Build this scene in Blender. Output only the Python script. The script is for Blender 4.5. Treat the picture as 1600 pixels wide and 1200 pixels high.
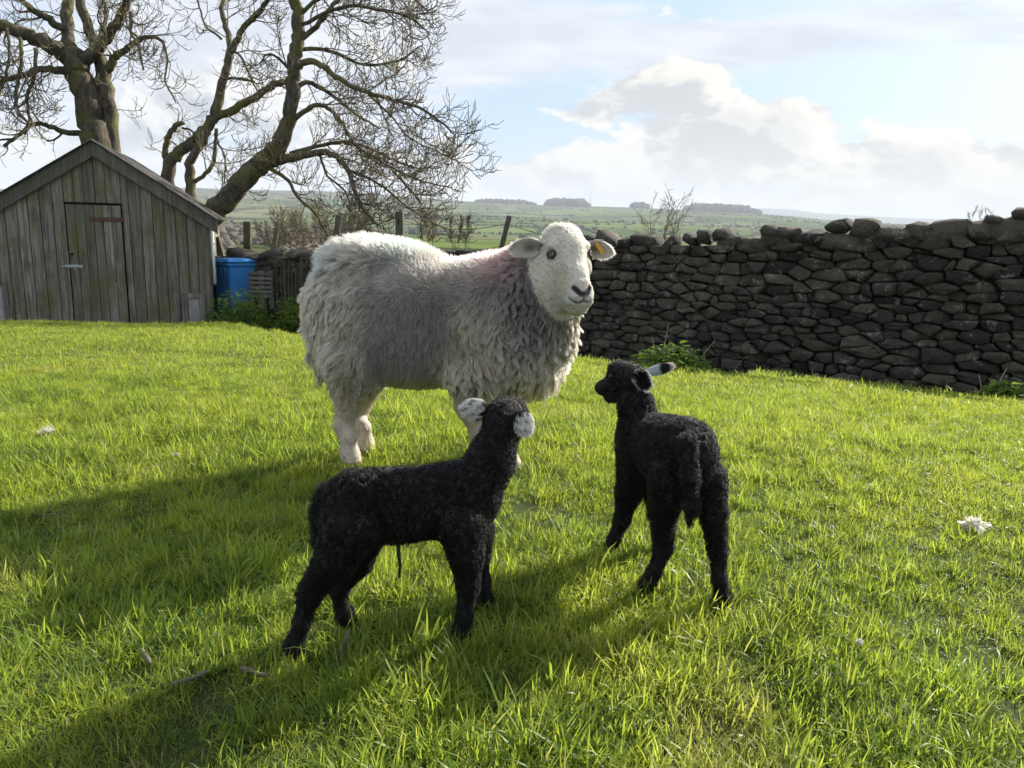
import bpy, bmesh, math, random
import numpy as np
from mathutils import Vector, Matrix, kdtree

for o in list(bpy.data.objects):
    bpy.data.objects.remove(o)
SC = bpy.context.scene
COL = SC.collection
R = math.radians
random.seed(7)
RNG = np.random.default_rng(11)

# ------------------------------------------------------------------ camera
FPX = 1202.0                      # focal length in pixels of the 1600 px wide photograph
CAM_H = 0.80
PITCH = math.atan((600 - 355) / FPX)
ROLL = R(1.5)
cam_d = bpy.data.cameras.new('camera')
cam_d.sensor_fit = 'HORIZONTAL'
cam_d.sensor_width = 36.0
cam_d.lens = 36.0 * FPX / 1600.0
cam_d.clip_start = 0.02
cam_d.clip_end = 60000
cam = bpy.data.objects.new('camera', cam_d)
COL.objects.link(cam)
_fw = Vector((0, math.cos(PITCH), -math.sin(PITCH)))
_rt = Vector((1, 0, 0))
_up = _rt.cross(_fw)
_M = Matrix((_rt, _up, -_fw)).transposed()
_M = _M @ Matrix.Rotation(ROLL, 3, 'Z')     # whole picture turns slightly clockwise
cam.matrix_world = Matrix.Translation((0, 0, CAM_H)) @ _M.to_4x4()
SC.camera = cam
CAMP = Vector((0, 0, CAM_H))


def ray(px, py):
    return (_M @ Vector(((px - 800) / FPX, -(py - 600) / FPX, -1.0)))


def at(px, py, Y):
    """world point seen at pixel (px, py) of the photograph, Y metres into the field"""
    d = ray(px, py)
    return CAMP + d * (Y / d.y)


def pxm(Y):
    """metres covered by one photograph pixel at Y"""
    return Y / FPX * 1.02


# ------------------------------------------------------------------ sun, sky, exposure
SUN_AZ = R(43)       # the sun stands right of and behind the wall: +x turned towards +y
SUN_EL = R(29)
to_sun = Vector((math.cos(SUN_AZ) * math.cos(SUN_EL), math.sin(SUN_AZ) * math.cos(SUN_EL), math.sin(SUN_EL)))
sun_d = bpy.data.lights.new('sun', 'SUN')
sun_d.energy = 4.5
sun_d.angle = R(0.6)
sun_d.color = (1.0, 0.93, 0.80)
sun = bpy.data.objects.new('sun', sun_d)
COL.objects.link(sun)
sun.rotation_euler = (-to_sun).to_track_quat('-Z', 'Y').to_euler()

SC.view_settings.view_transform = 'Standard'
SC.view_settings.look = 'None'
SC.view_settings.gamma = 1.0
SC.view_settings.use_curve_mapping = False
SC.view_settings.exposure = 1.26
SC.render.engine = 'CYCLES'
cy = SC.cycles
cy.max_bounces = 8
cy.diffuse_bounces = 4
cy.glossy_bounces = 2
cy.transmission_bounces = 4
cy.transparent_max_bounces = 6
cy.volume_bounces = 0
cy.caustics_reflective = False
cy.caustics_refractive = False
cy.use_adaptive_sampling = True
cy.adaptive_threshold = 0.022
cy.use_denoising = True
SC.cycles_curves.shape = 'RIBBONS'
SC.cycles_curves.subdivisions = 2


class NT:
    """small helper that wires shader nodes"""
    def __init__(self, tree):
        self.t = tree
        self.n = tree.nodes
        self.l = tree.links

    def new(self, kind, **kw):
        nd = self.n.new(kind)
        for k, v in kw.items():
            setattr(nd, k, v)
        return nd

    def put(self, sock, v):
        if hasattr(v, 'is_output') or isinstance(v, bpy.types.NodeSocket):
            self.l.new(v, sock)
        elif v is not None:
            if isinstance(v, (tuple, list)) and len(v) == 3 and sock.type == 'RGBA':
                v = (*v, 1)
            sock.default_value = v

    def math(self, op, a, b=None, c=None, clamp=False):
        nd = self.new('ShaderNodeMath', operation=op, use_clamp=clamp)
        self.put(nd.inputs[0], a)
        if b is not None:
            self.put(nd.inputs[1], b)
        if c is not None:
            self.put(nd.inputs[2], c)
        return nd.outputs[0]

    def vmath(self, op, a, b=None, s=None):
        nd = self.new('ShaderNodeVectorMath', operation=op)
        self.put(nd.inputs[0], a)
        if b is not None:
            self.put(nd.inputs[1], b)
        if s is not None:
            self.put(nd.inputs['Scale'], s)
        return nd.outputs['Value'] if op in ('LENGTH', 'DOT_PRODUCT', 'DISTANCE') else nd.outputs[0]

    def mix(self, f, a, b, blend='MIX'):
        nd = self.new('ShaderNodeMix', data_type='RGBA', blend_type=blend)
        nd.clamp_factor = True
        self.put(nd.inputs[0], f)
        self.put(nd.inputs[6], a)
        self.put(nd.inputs[7], b)
        return nd.outputs[2]

    def ramp(self, f, lo, hi, a=0.0, b=1.0, smooth=True):
        nd = self.new('ShaderNodeMapRange', interpolation_type='SMOOTHSTEP' if smooth else 'LINEAR')
        nd.clamp = True
        for i, v in enumerate((f, lo, hi, a, b)):
            self.put(nd.inputs[i], v)
        return nd.outputs[0]

    def noise(self, vec, scale, detail=4, rough=0.55, dist=0.0, col=False, dim='3D', lac=2.0):
        nd = self.new('ShaderNodeTexNoise', noise_dimensions=dim)
        if vec is not None:
            self.put(nd.inputs['Vector'], vec)
        nd.inputs['Scale'].default_value = scale
        nd.inputs['Detail'].default_value = detail
        nd.inputs['Roughness'].default_value = rough
        nd.inputs['Distortion'].default_value = dist
        nd.inputs['Lacunarity'].default_value = lac
        return nd.outputs['Color' if col else 'Fac']

    def combine(self, x, y, z):
        nd = self.new('ShaderNodeCombineXYZ')
        for i, v in enumerate((x, y, z)):
            self.put(nd.inputs[i], v)
        return nd.outputs[0]

    def split(self, v):
        nd = self.new('ShaderNodeSeparateXYZ')
        self.put(nd.inputs[0], v)
        return nd.outputs

    def scale(self, vec, s):
        nd = self.new('ShaderNodeMapping')
        self.put(nd.inputs[0], vec)
        nd.inputs['Scale'].default_value = s
        return nd.outputs[0]

    def attr(self, name, out='Color'):
        nd = self.new('ShaderNodeAttribute')
        nd.attribute_name = name
        return nd.outputs[out]

    def objpos(self):
        return self.new('ShaderNodeTexCoord').outputs['Object']

    def pos(self):
        return self.new('ShaderNodeNewGeometry').outputs['Position']

    def bump(self, h, strength=0.5, dist=0.01, normal=None):
        nd = self.new('ShaderNodeBump')
        nd.inputs['Strength'].default_value = strength
        nd.inputs['Distance'].default_value = dist
        self.put(nd.inputs['Height'], h)
        if normal is not None:
            self.put(nd.inputs['Normal'], normal)
        return nd.outputs[0]


def material(name):
    m = bpy.data.materials.new(name)
    m.use_nodes = True
    t = NT(m.node_tree)
    bs = m.node_tree.nodes['Principled BSDF']
    bs.inputs['Specular IOR Level'].default_value = 0.3
    out = m.node_tree.nodes['Material Output']
    return m, t, bs, out


# ---- world: Nishita sky with procedural clouds laid over it
W = bpy.data.worlds.new('World')
SC.world = W
W.use_nodes = True
wt = NT(W.node_tree)
bg = W.node_tree.nodes['Background']
SKY_STRENGTH = 0.10
bg.inputs['Strength'].default_value = SKY_STRENGTH
sky = wt.new('ShaderNodeTexSky', sky_type='NISHITA')
sky.sun_disc = False
sky.sun_elevation = SUN_EL
sky.sun_rotation = R(90) - SUN_AZ
sky.air_density = 1.0
sky.dust_density = 1.5
sky.ozone_density = 1.6
#SKYNODES
def build_sky():
    t = wt
    d = t.new('ShaderNodeTexCoord').outputs['Generated']
    x, y, z = t.split(d)
    az = t.math('ARCTAN2', x, y)
    el = t.math('ARCSINE', z)
    p = t.combine(t.math('MULTIPLY', az, 1.0), t.math('MULTIPLY', el, 1.75), 0.0)
    # bank of cumulus above the horizon
    warp = t.noise(p, 5.0, 2, 0.6, col=True)
    pw = t.vmath('ADD', p, t.vmath('SCALE', t.vmath('SUBTRACT', warp, (0.5, 0.5, 0.5)), s=0.10))

    def blob(px, py, rx, ry, amp):
        r = ray(px, py).normalized()
        a0, e0 = math.atan2(r.x, r.y), math.asin(r.z)
        u = t.math('MULTIPLY', t.math('SUBTRACT', az, a0), FPX / rx)
        v = t.math('MULTIPLY', t.math('SUBTRACT', el, e0), FPX / ry)
        q = t.math('ADD', t.math('MULTIPLY', u, u), t.math('MULTIPLY', v, v))
        return t.math('MULTIPLY', t.math('EXPONENT', t.math('MULTIPLY', q, -1.0)), amp)

    def total(items):
        s = items[0]
        for i in items[1:]:
            s = t.math('ADD', s, i)
        return s
    n1 = t.noise(pw, 7.2, 9, 0.60)
    sunward = (0.024, 0.036, 0.0)
    n2 = t.noise(t.vmath('ADD', pw, sunward), 7.2, 5, 0.60)
    low = t.ramp(el, 0.02, 0.26, 0.095, -0.09)
    bias = total([low,
                  blob(1065, 150, 105, 70, 0.20), blob(1350, 160, 50, 36, 0.15), blob(1270, 180, 60, 26, 0.13), blob(890, 172, 55, 24, 0.15),
                  blob(1100, 235, 300, 40, 0.07), blob(1500, 235, 150, 50, 0.07),
                  blob(1400, 110, 200, 42, -0.20), blob(820, 205, 90, 36, -0.20), blob(1480, 175, 110, 34, -0.14), blob(1200, 60, 300, 30, -0.12)])
    n1b = t.math('ADD', n1, bias)
    dens = t.ramp(n1b, 0.505, 0.56)
    lit = t.ramp(t.math('SUBTRACT', n1, n2), -0.075, 0.060)
    core = t.ramp(n1b, 0.60, 0.80)                     # thick middles are greyer
    lit = t.math('SUBTRACT', lit, t.math('MULTIPLY', core, 0.55), clamp=True)
    # high, wind-drawn sheet seen in perspective
    den = t.math('ADD', t.math('MAXIMUM', z, 0.0), 0.16)
    ps = t.combine(t.math('DIVIDE', x, den), t.math('MULTIPLY', t.math('DIVIDE', y, den), 1.9), 3.7)
    n3 = t.noise(ps, 0.95, 6, 0.60, dist=0.35)
    b3 = total([t.ramp(el, 0.10, 0.42, -0.02, 0.10),
                blob(1330, 130, 210, 48, -0.30), blob(1080, 22, 70, 18, -0.10), blob(850, 195, 150, 45, -0.30), blob(1200, 75, 260, 36, 0.16),
                blob(350, 120, 420, 160, 0.20), blob(800, 80, 160, 60, 0.10)])
    sheet = t.ramp(t.math('ADD', n3, b3), 0.42, 0.66)
    n4 = t.noise(ps, 2.2, 3, 0.6)
    # towards the sun everything is brighter and warmer
    sd = t.vmath('DOT_PRODUCT', d, tuple(to_sun))
    warm = t.ramp(sd, 0.30, 0.98)
    K = 0.69 / SKY_STRENGTH
    col_hi = t.mix(warm, (0.60 * K, 0.605 * K, 0.605 * K), (0.66 * K, 0.625 * K, 0.56 * K))
    col_lo = t.mix(warm, (0.32 * K, 0.345 * K, 0.385 * K), (0.43 * K, 0.43 * K, 0.425 * K))
    cum = t.mix(lit, col_lo, col_hi)
    sh = t.mix(t.ramp(n4, 0.35, 0.68), (0.45 * K, 0.475 * K, 0.53 * K), (0.57 * K, 0.585 * K, 0.61 * K))
    blue = t.mix(t.ramp(el, 0.02, 0.5, 0.85, 0.75), sky.outputs[0], (0.29 * K, 0.405 * K, 0.57 * K))
    c = t.mix(t.math('MULTIPLY', sheet, 0.93), blue, sh)
    c = t.mix(t.math('MULTIPLY', dens, 0.95), c, cum)
    # bright milky air low down
    hz = t.mix(warm, (0.50 * K, 0.53 * K, 0.55 * K), (0.60 * K, 0.57 * K, 0.51 * K))
    c = t.mix(t.ramp(el, -0.01, 0.13, 0.75, 0.0), c, hz)
    t.put(bg.inputs['Color'], c)


build_sky()
W.cycles.sampling_method = 'MANUAL'
W.cycles.sample_map_resolution = 512
# ------------------------------------------------------------------ object helpers
def tag(o, label=None, cat=None, group=None, kind=None):
    if label:
        o['label'] = label
    if cat:
        o['category'] = cat
    if group:
        o['group'] = group
    if kind:
        o['kind'] = kind
    return o


def empty(name, loc, label, cat, group=None):
    o = bpy.data.objects.new(name, None)
    o.location = loc
    o.empty_display_size = 0.1
    COL.objects.link(o)
    bpy.context.view_layer.update()
    return tag(o, label, cat, group)


def link(name, me, mat=None, parent=None):
    """mesh data in world coordinates -> object, under its parent if it has one"""
    o = bpy.data.objects.new(name, me)
    COL.objects.link(o)
    if mat is not None and len(me.materials) == 0:
        me.materials.append(mat)
    if parent is not None:
        o.parent = parent
        o.matrix_parent_inverse = root_matrix(parent).inverted()
    return o


def root_matrix(o):
    m = Matrix.LocRotScale(o.location, o.rotation_euler, o.scale)
    if o.parent is not None:
        m = root_matrix(o.parent) @ o.matrix_parent_inverse @ m
    return m


def mesh(name, v, f, smooth=True):
    me = bpy.data.meshes.new(name)
    v = np.asarray(v, dtype=np.float32)
    if isinstance(f, np.ndarray):
        k = f.shape[1]
        me.vertices.add(len(v))
        me.vertices.foreach_set('co', v.ravel())
        me.loops.add(f.size)
        me.loops.foreach_set('vertex_index', f.astype(np.int32).ravel())
        me.polygons.add(len(f))
        me.polygons.foreach_set('loop_start', np.arange(len(f), dtype=np.int32) * k)
        me.polygons.foreach_set('loop_total', np.full(len(f), k, dtype=np.int32))
        me.update(calc_edges=True)
        me.validate()
    else:
        me.from_pydata([tuple(map(float, q)) for q in v], [], f)
        me.update()
    me.polygons.foreach_set('use_smooth', np.full(len(me.polygons), smooth))
    return me


def color_attr(me, name, cols):
    a = me.color_attributes.new(name, 'FLOAT_COLOR', 'POINT')
    c = np.ones((len(cols), 4), dtype=np.float32)
    c[:, :cols.shape[1]] = cols
    a.data.foreach_set('color', c.ravel())


class MB:
    """collects boxes, tubes and loose faces into one mesh"""
    def __init__(self):
        self.v, self.f = [], []

    def add(self, v, f):
        n = len(self.v)
        self.v += [tuple(q) for q in v]
        self.f += [tuple(i + n for i in q) for q in f]
        return self

    def box(self, c, sx, sy, sz, ax=None, taper=1.0):
        """box of full sizes sx, sy, sz round c, in the frame ax (3 unit vectors)"""
        ax = ax or (Vector((1, 0, 0)), Vector((0, 1, 0)), Vector((0, 0, 1)))
        c = Vector(c)
        v = []
        for k in (-1, 1):
            s = taper if k > 0 else 1.0
            for i, j in ((-1, -1), (1, -1), (1, 1), (-1, 1)):
                v.append(c + ax[0] * (i * sx / 2 * s) + ax[1] * (j * sy / 2 * s) + ax[2] * (k * sz / 2))
        return self.add(v, [(3, 2, 1, 0), (4, 5, 6, 7), (0, 1, 5, 4), (1, 2, 6, 5), (2, 3, 7, 6), (3, 0, 4, 7)])

    def tube(self, pts, rad, n=8, cap=True, wob=0.0):
        pts = [Vector(p) for p in pts]
        if not hasattr(rad, '__len__'):
            rad = [rad] * len(pts)
        base = len(self.v)
        up = Vector((0.13, 0.31, 0.94))
        u = None
        for i, p in enumerate(pts):
            d = (pts[min(i + 1, len(pts) - 1)] - pts[max(i - 1, 0)])
            d = d.normalized() if d.length > 1e-9 else Vector((0, 0, 1))
            if u is None:
                u = d.cross(up)
                if u.length < 1e-3:
                    u = d.cross(Vector((1, 0, 0)))
            u = (u - d * u.dot(d)).normalized()
            w = d.cross(u)
            for k in range(n):
                a = 2 * math.pi * k / n
                r = rad[i] * (1 + wob * random.uniform(-1, 1))
                self.v.append(tuple(p + u * (math.cos(a) * r) + w * (math.sin(a) * r)))
        for i in range(len(pts) - 1):
            for k in range(n):
                a, b = base + i * n + k, base + i * n + (k + 1) % n
                self.f.append((a, b, b + n, a + n))
        if cap:
            self.f.append(tuple(base + k for k in reversed(range(n))))
            e = base + (len(pts) - 1) * n
            self.f.append(tuple(e + k for k in range(n)))
        return self

    def build(self, name, mat, parent=None, smooth=False, bevel=0.0, seg=1):
        me = mesh(name, self.v, self.f, smooth)
        if bevel > 0:
            bm = bmesh.new()
            bm.from_mesh(me)
            bmesh.ops.bevel(bm, geom=list(bm.edges), offset=bevel, segments=seg, affect='EDGES', clamp_overlap=True)
            bm.to_mesh(me)
            bm.free()
            me.polygons.foreach_set('use_smooth', np.full(len(me.polygons), smooth))
        return link(name, me, mat, parent)


def catmull(pts, n):
    """smooth path through points (numpy rows, any width)"""
    p = np.asarray(pts, dtype=float)
    p = np.vstack([2 * p[0] - p[1], p, 2 * p[-1] - p[-2]])
    out = []
    for i in range(1, len(p) - 2):
        for t in np.linspace(0, 1, n, endpoint=False):
            a, b, c, d = p[i - 1], p[i], p[i + 1], p[i + 2]
            out.append(0.5 * ((2 * b) + (-a + c) * t + (2 * a - 5 * b + 4 * c - d) * t * t + (-a + 3 * b - 3 * c + d) * t ** 3))
    out.append(p[-2])
    return np.array(out)


# ---- value noise in numpy (for shapes, not for colour)
_PERM = np.random.default_rng(3).random((64, 64, 64)).astype(np.float32)


def vnoise(p):
    p = np.asarray(p, dtype=np.float64)
    i = np.floor(p).astype(int)
    f = p - i
    f = f * f * (3 - 2 * f)
    r = 0
    for dx in (0, 1):
        for dy in (0, 1):
            for dz in (0, 1):
                w = (f[..., 0] if dx else 1 - f[..., 0]) * (f[..., 1] if dy else 1 - f[..., 1]) * (f[..., 2] if dz else 1 - f[..., 2])
                r = r + w * _PERM[(i[..., 0] + dx) & 63, (i[..., 1] + dy) & 63, (i[..., 2] + dz) & 63]
    return r * 2 - 1


def sstep(a, b, x):
    t = np.clip((x - a) / (b - a), 0, 1)
    return t * t * (3 - 2 * t)


def unit(a):
    return a / np.maximum(np.linalg.norm(a, axis=-1, keepdims=True), 1e-9)


# ------------------------------------------------------------------ the field and the land beyond
WALL_R = np.array([4.55, 5.65])      # the dry stone wall runs from near right ...
WALL_L = np.array([0.70, 8.45])      # ... to far left, on behind the ewe and the shed
_wd = (WALL_L - WALL_R) / np.linalg.norm(WALL_L - WALL_R)
_wn = np.array([_wd[1], -_wd[0]])
if _wn[1] > 0:
    _wn = -_wn                        # towards the camera


def wall_dist(x, y):
    return (x - WALL_R[0]) * _wn[0] + (y - WALL_R[1]) * _wn[1]


SHED_C = at(331, 489, 11.0)                     # foot of the shed corner next to the bin
_sa = R(18)
SH_X = np.array([math.cos(_sa), math.sin(_sa)])   # along the gable front, towards that corner
SH_N = np.array([math.sin(_sa), -math.cos(_sa)])  # out of the front


def ground_z(x, y):
    x = np.asarray(x, dtype=float)
    y = np.asarray(y, dtype=float)
    yy = np.maximum(y - 2.2, 0)
    z = -0.075 * (np.sqrt(yy * yy + 0.36) - 0.6)
    s = wall_dist(x, y)
    z = z - 0.52 * sstep(2.0, 0.30, s) * sstep(-3.8, -2.2, x)                       # a bank falls away before the wall
    d = (x - SHED_C.x) * SH_N[0] + (y - SHED_C.y) * SH_N[1]
    z = z - 0.34 * sstep(1.7, 0.3, d) * sstep(-2.2, -3.4, x)   # and another before the shed
    p = np.stack([x, y, np.zeros_like(x)], -1)
    z = z + 0.024 * vnoise(p * 0.9 + 5) + 0.006 * vnoise(p * 2.2 + 9)
    return z


def gz(x, y):
    return float(ground_z(np.array([x]), np.array([y]))[0])


def build_ground():
    xs = np.arange(-16, 12.01, 0.11)
    ys = np.concatenate([np.arange(-3, 5, 0.09), np.arange(5, 17.01, 0.16)])
    X, Y = np.meshgrid(xs, ys)
    Z = ground_z(X, Y)
    nx, ny = len(xs), len(ys)
    idx = np.arange(nx * ny).reshape(ny, nx)
    f = np.stack([idx[:-1, :-1], idx[:-1, 1:], idx[1:, 1:], idx[1:, :-1]], -1).reshape(-1, 4)
    me = mesh('ground', np.stack([X, Y, Z], -1).reshape(-1, 3), f)
    m, t, bs, out = material('soil')
    p = t.pos()
    n = t.noise(p, 9, 6, 0.6)
    c = t.mix(t.ramp(n, 0.3, 0.7), (0.045, 0.080, 0.014), (0.090, 0.145, 0.028))
    c = t.mix(t.ramp(t.noise(p, 160, 3), 0.45, 0.70), c, (0.030, 0.030, 0.012))
    c = t.mix(t.ramp(t.noise(p, 240, 2), 0.60, 0.72), c, (0.14, 0.15, 0.05))
    t.put(bs.inputs['Base Color'], c)
    bs.inputs['Roughness'].default_value = 0.95
    t.put(bs.inputs['Normal'], t.bump(t.noise(p, 190, 4), 1.0, 0.03))
    tag(link('ground', me, m), 'pasture ground sloping gently away under the grass', 'ground', kind='structure')


build_ground()


# far land: one polar sheet that reaches the horizon on every side
def _sky_deg(az):
    """height of the near skyline over the true horizon, in photograph pixels, by azimuth (deg)"""
    ax = np.array([-180, -60, -34, -22, -14, -4, 0, 3, 9, 12, 17, 19.5, 22, 30, 60, 180.0])
    hp = np.array([30, 28, 30, 42, 45, 37, 36, 34, 33.5, 32, 29.5, 26, 20, 14, 30, 40.0])
    return np.interp(az, ax, hp)


def land_z(r, az):
    near = np.interp(np.log(np.maximum(r, 1)), np.log([8, 14, 30, 80, 200, 450, 800]), [-1.6, -2.0, -2.5, -3.4, -5.2, -7.5, -8.0])
    top = 0.8 + 2900 * _sky_deg(az) / FPX
    k = np.clip((r - 800) / (2900 - 800), 0, 1)
    rise = (k ** 1.25)
    z = np.where(r <= 800, near, -8 + (top + 8) * rise)
    z = np.where(r > 2900, top - (r - 2900) * 0.03, z)
    x, y = r * np.sin(np.radians(az)), r * np.cos(np.radians(az))
    p = np.stack([x, y, 0 * x], -1)
    amp = sstep(150, 1500, r)
    z = z + amp * (9 * vnoise(p / 420.0) + 3.2 * vnoise(p / 150.0 + 4)) * np.where(r > 2400, np.clip((3100 - r) / 700, 0.15, 1), 1)
    # far pale ridge
    far = 0.8 + 8200 * np.interp(az, [-180, -30, 8, 14, 17, 19, 21, 26, 34, 60, 180], [30, 30, 22, 28, 37, 36, 31, 26.5, 24, 26, 30]) / FPX
    kf = np.clip((r - 5200) / 3000, 0, 1)
    z = np.where(r > 5200, z * (1 - kf) + far * kf, z)
    z = np.where(r > 8200, far - (r - 8200) * 0.02, z)
    return z


def build_land():
    az = np.concatenate([np.arange(-180, -40, 4), np.arange(-40, 45, 0.4), np.arange(45, 180.1, 4)])
    rr = np.concatenate([np.geomspace(8, 800, 34), np.linspace(860, 3200, 60), np.geomspace(3400, 9000, 24)])
    A, Rr = np.meshgrid(az, rr)
    Z = land_z(Rr, A)
    X, Y = Rr * np.sin(np.radians(A)), Rr * np.cos(np.radians(A))
    idx = np.arange(A.size).reshape(A.shape)
    f = np.stack([idx[:-1, :-1], idx[1:, :-1], idx[1:, 1:], idx[:-1, 1:]], -1).reshape(-1, 4)
    f = f[:, ::-1]
    me = mesh('hills', np.stack([X, Y, Z], -1).reshape(-1, 3), f)
    m, t, bs, out = material('farmland')
    p = t.pos()
    # walled fields: long cells, thin dark walls between them
    q = t.vmath('ADD', p, t.vmath('SCALE', t.vmath('SUBTRACT', t.noise(t.scale(p, (1, 1, 0)), 0.004, 2, col=True), (0.5, 0.5, 0.5)), s=120.0))
    q = t.scale(q, (1 / 190.0, 1 / 120.0, 0.0))
    v = t.new('ShaderNodeTexVoronoi', feature='F1', voronoi_dimensions='2D', distance='MANHATTAN')
    t.put(v.inputs['Vector'], q)
    v.inputs['Scale'].default_value = 1.0
    cell = t.split(v.outputs['Color'])
    e = t.new('ShaderNodeTexVoronoi', feature='DISTANCE_TO_EDGE', voronoi_dimensions='2D')
    t.put(e.inputs['Vector'], q)
    e.inputs['Scale'].default_value = 1.0
    c = t.mix(cell[0], (0.075, 0.115, 0.030), (0.120, 0.165, 0.048))
    c = t.mix(t.ramp(cell[1], 0.55, 0.85), c, (0.150, 0.150, 0.070))
    c = t.mix(t.ramp(cell[2], 0.70, 0.9), c, (0.055, 0.085, 0.028))
    c = t.mix(t.ramp(t.noise(p, 0.02, 5), 0.45, 0.7, 0, 0.6), c, (0.065, 0.095, 0.032))
    c = t.mix(t.ramp(e.outputs[0], 0.022, 0.055, 0.9, 0.0), c, (0.028, 0.034, 0.018))
    # rough scrub close behind the wall, moor on the tops
    r = t.vmath('LENGTH', p)
    c = t.mix(t.ramp(r, 60, 260, 1, 0), c, t.mix(t.noise(p, 0.15, 5), (0.05, 0.055, 0.022), (0.11, 0.10, 0.055)))
    zz = t.split(p)[2]
    c = t.mix(t.ramp(t.math('ADD', zz, t.math('MULTIPLY', t.noise(p, 0.006, 4), 40)), 72, 105), c, (0.072, 0.074, 0.042))
    c = t.mix(t.ramp(r, 5200, 6500), c, (0.07, 0.08, 0.05))
    t.put(bs.inputs['Base Color'], c)
    bs.inputs['Roughness'].default_value = 1.0
    bs.inputs['Specular IOR Level'].default_value = 0.0
    tag(link('hills', me, m), 'hazy green valley and hillside of walled fields beyond the wall', 'hills', kind='structure')


build_land()
# ------------------------------------------------------------------ the dry stone wall
def on_plane(px, py, p0, nrm):
    d = ray(px, py)
    k = ((p0[0] - CAMP.x) * nrm[0] + (p0[1] - CAMP.y) * nrm[1]) / (d.x * nrm[0] + d.y * nrm[1])
    return CAMP + d * k


def wall_at(px, py):
    """(distance along the wall face, height) seen at a pixel"""
    q = on_plane(px, py, WALL_R, _wn)
    return (q.x - WALL_R[0]) * _wd[0] + (q.y - WALL_R[1]) * _wd[1], q.z


_top = [wall_at(*q) for q in ((1740, 352), (1600, 358), (1500, 366), (1400, 372), (1300, 373), (1200, 380), (1100, 383), (1000, 384), (930, 384), (700, 392), (500, 402), (330, 400))]
_ta, _tz = np.array([q[0] for q in _top]), np.array([q[1] for q in _top])


def wall_top(a):
    return np.interp(a, _ta, _tz)


def wall_foot(a):
    p = WALL_R + np.outer(np.atleast_1d(a), _wd) + _wn * 0.08
    return ground_z(p[:, 0], p[:, 1]) - 0.05


def wp(a, z, d):
    """world point at (along, height, distance out of the face)"""
    return np.array([WALL_R[0] + _wd[0] * a + _wn[0] * d, WALL_R[1] + _wd[1] * a + _wn[1] * d, z])


def clip_poly(poly, n, c):
    """keep the part of a convex polygon where n.p <= c"""
    out = []
    for i in range(len(poly)):
        p, q = poly[i], poly[(i + 1) % len(poly)]
        dp, dq = p @ n - c, q @ n - c
        if dp <= 0:
            out.append(p)
        if (dp < 0) != (dq < 0) and abs(dp - dq) > 1e-12:
            out.append(p + (q - p) * (dp / (dp - dq)))
    return out


def rubble(rng, a0, a1, H, size, aspect=2.0):
    """uneven stone outlines that fill a band a0..a1 x 0..H (power diagram, long way level)"""
    sx = 2.7
    S = []
    z = 0.0
    while z < H:                                        # rough courses of uneven height
        h = size * rng.choice([0.45, 0.65, 0.9, 1.0, 1.3, 1.7]) * rng.uniform(0.85, 1.15)
        x = a0 - rng.random() * size
        while x < a1:
            w = size * aspect * float(np.exp(rng.normal(0, 0.55)))
            zz = z + h / 2 + rng.normal(0, 0.16) * h
            if rng.random() < 0.10:                      # a tall stone now and then breaks the course
                zz += h * 0.35
            S.append(((x + w / 2) / sx, zz))
            x += w
        z += h
    S = np.array(S)
    n = len(S)
    Wt = rng.normal(0, 1, n) * size * size * 0.10
    out = []
    for i in range(n):
        d2 = ((S - S[i]) ** 2).sum(1)
        o = np.argsort(d2)[1:28]
        poly = [np.array(q) for q in ((a0 / sx, 0.0), (a1 / sx, 0.0), (a1 / sx, H), (a0 / sx, H))]
        for j in o:
            nv = S[j] - S[i]
            c = (S[j] @ S[j] - S[i] @ S[i] + Wt[i] - Wt[j]) / 2
            poly = clip_poly(poly, nv, c)
            if len(poly) < 3:
                break
        if len(poly) >= 3:
            q = np.array(poly)
            q[:, 0] *= sx
            out.append(q)
    return out


def resample(poly, n):
    d = np.linalg.norm(np.roll(poly, -1, 0) - poly, axis=1)
    s = np.concatenate([[0], np.cumsum(d)])
    t = np.linspace(0, s[-1], n, endpoint=False)
    pp = np.vstack([poly, poly[:1]])
    return np.stack([np.interp(t, s, pp[:, 0]), np.interp(t, s, pp[:, 1])], 1)


def stone_material():
    m, t, bs, out = material('gritstone')
    p = t.pos()
    oi = t.new('ShaderNodeObjectInfo').outputs['Random']
    geo = t.new('ShaderNodeNewGeometry')
    rnd = t.math('FRACT', t.math('ADD', t.math('MULTIPLY', oi, 7.13), geo.outputs['Random Per Island']))
    c = t.mix(rnd, (0.026, 0.025, 0.024), (0.118, 0.104, 0.082))
    c = t.mix(t.ramp(t.math('FRACT', t.math('MULTIPLY', rnd, 5.7)), 0.6, 1.0, 0, 0.6), c, (0.105, 0.082, 0.058))
    c = t.mix(t.ramp(t.noise(p, 14, 5, 0.65), 0.42, 0.66, 0, 0.55), c, (0.045, 0.047, 0.032))
    c = t.mix(t.ramp(t.noise(p, 55, 4, 0.7), 0.54, 0.76, 0, 0.45), c, (0.20, 0.19, 0.165))
    li = t.math('MULTIPLY', t.ramp(t.noise(p, 9, 5, 0.7), 0.545, 0.64), t.ramp(t.noise(p, 60, 3), 0.42, 0.58))
    c = t.mix(t.math('MULTIPLY', li, 0.7), c, (0.34, 0.34, 0.30))
    t.put(bs.inputs['Base Color'], c)
    bs.inputs['Roughness'].default_value = 0.9
    h = t.math('ADD', t.noise(p, 30, 6, 0.65), t.math('MULTIPLY', t.noise(p, 110, 3), 0.35))
    t.put(bs.inputs['Normal'], t.bump(h, 1.0, 0.034))
    return m


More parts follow.
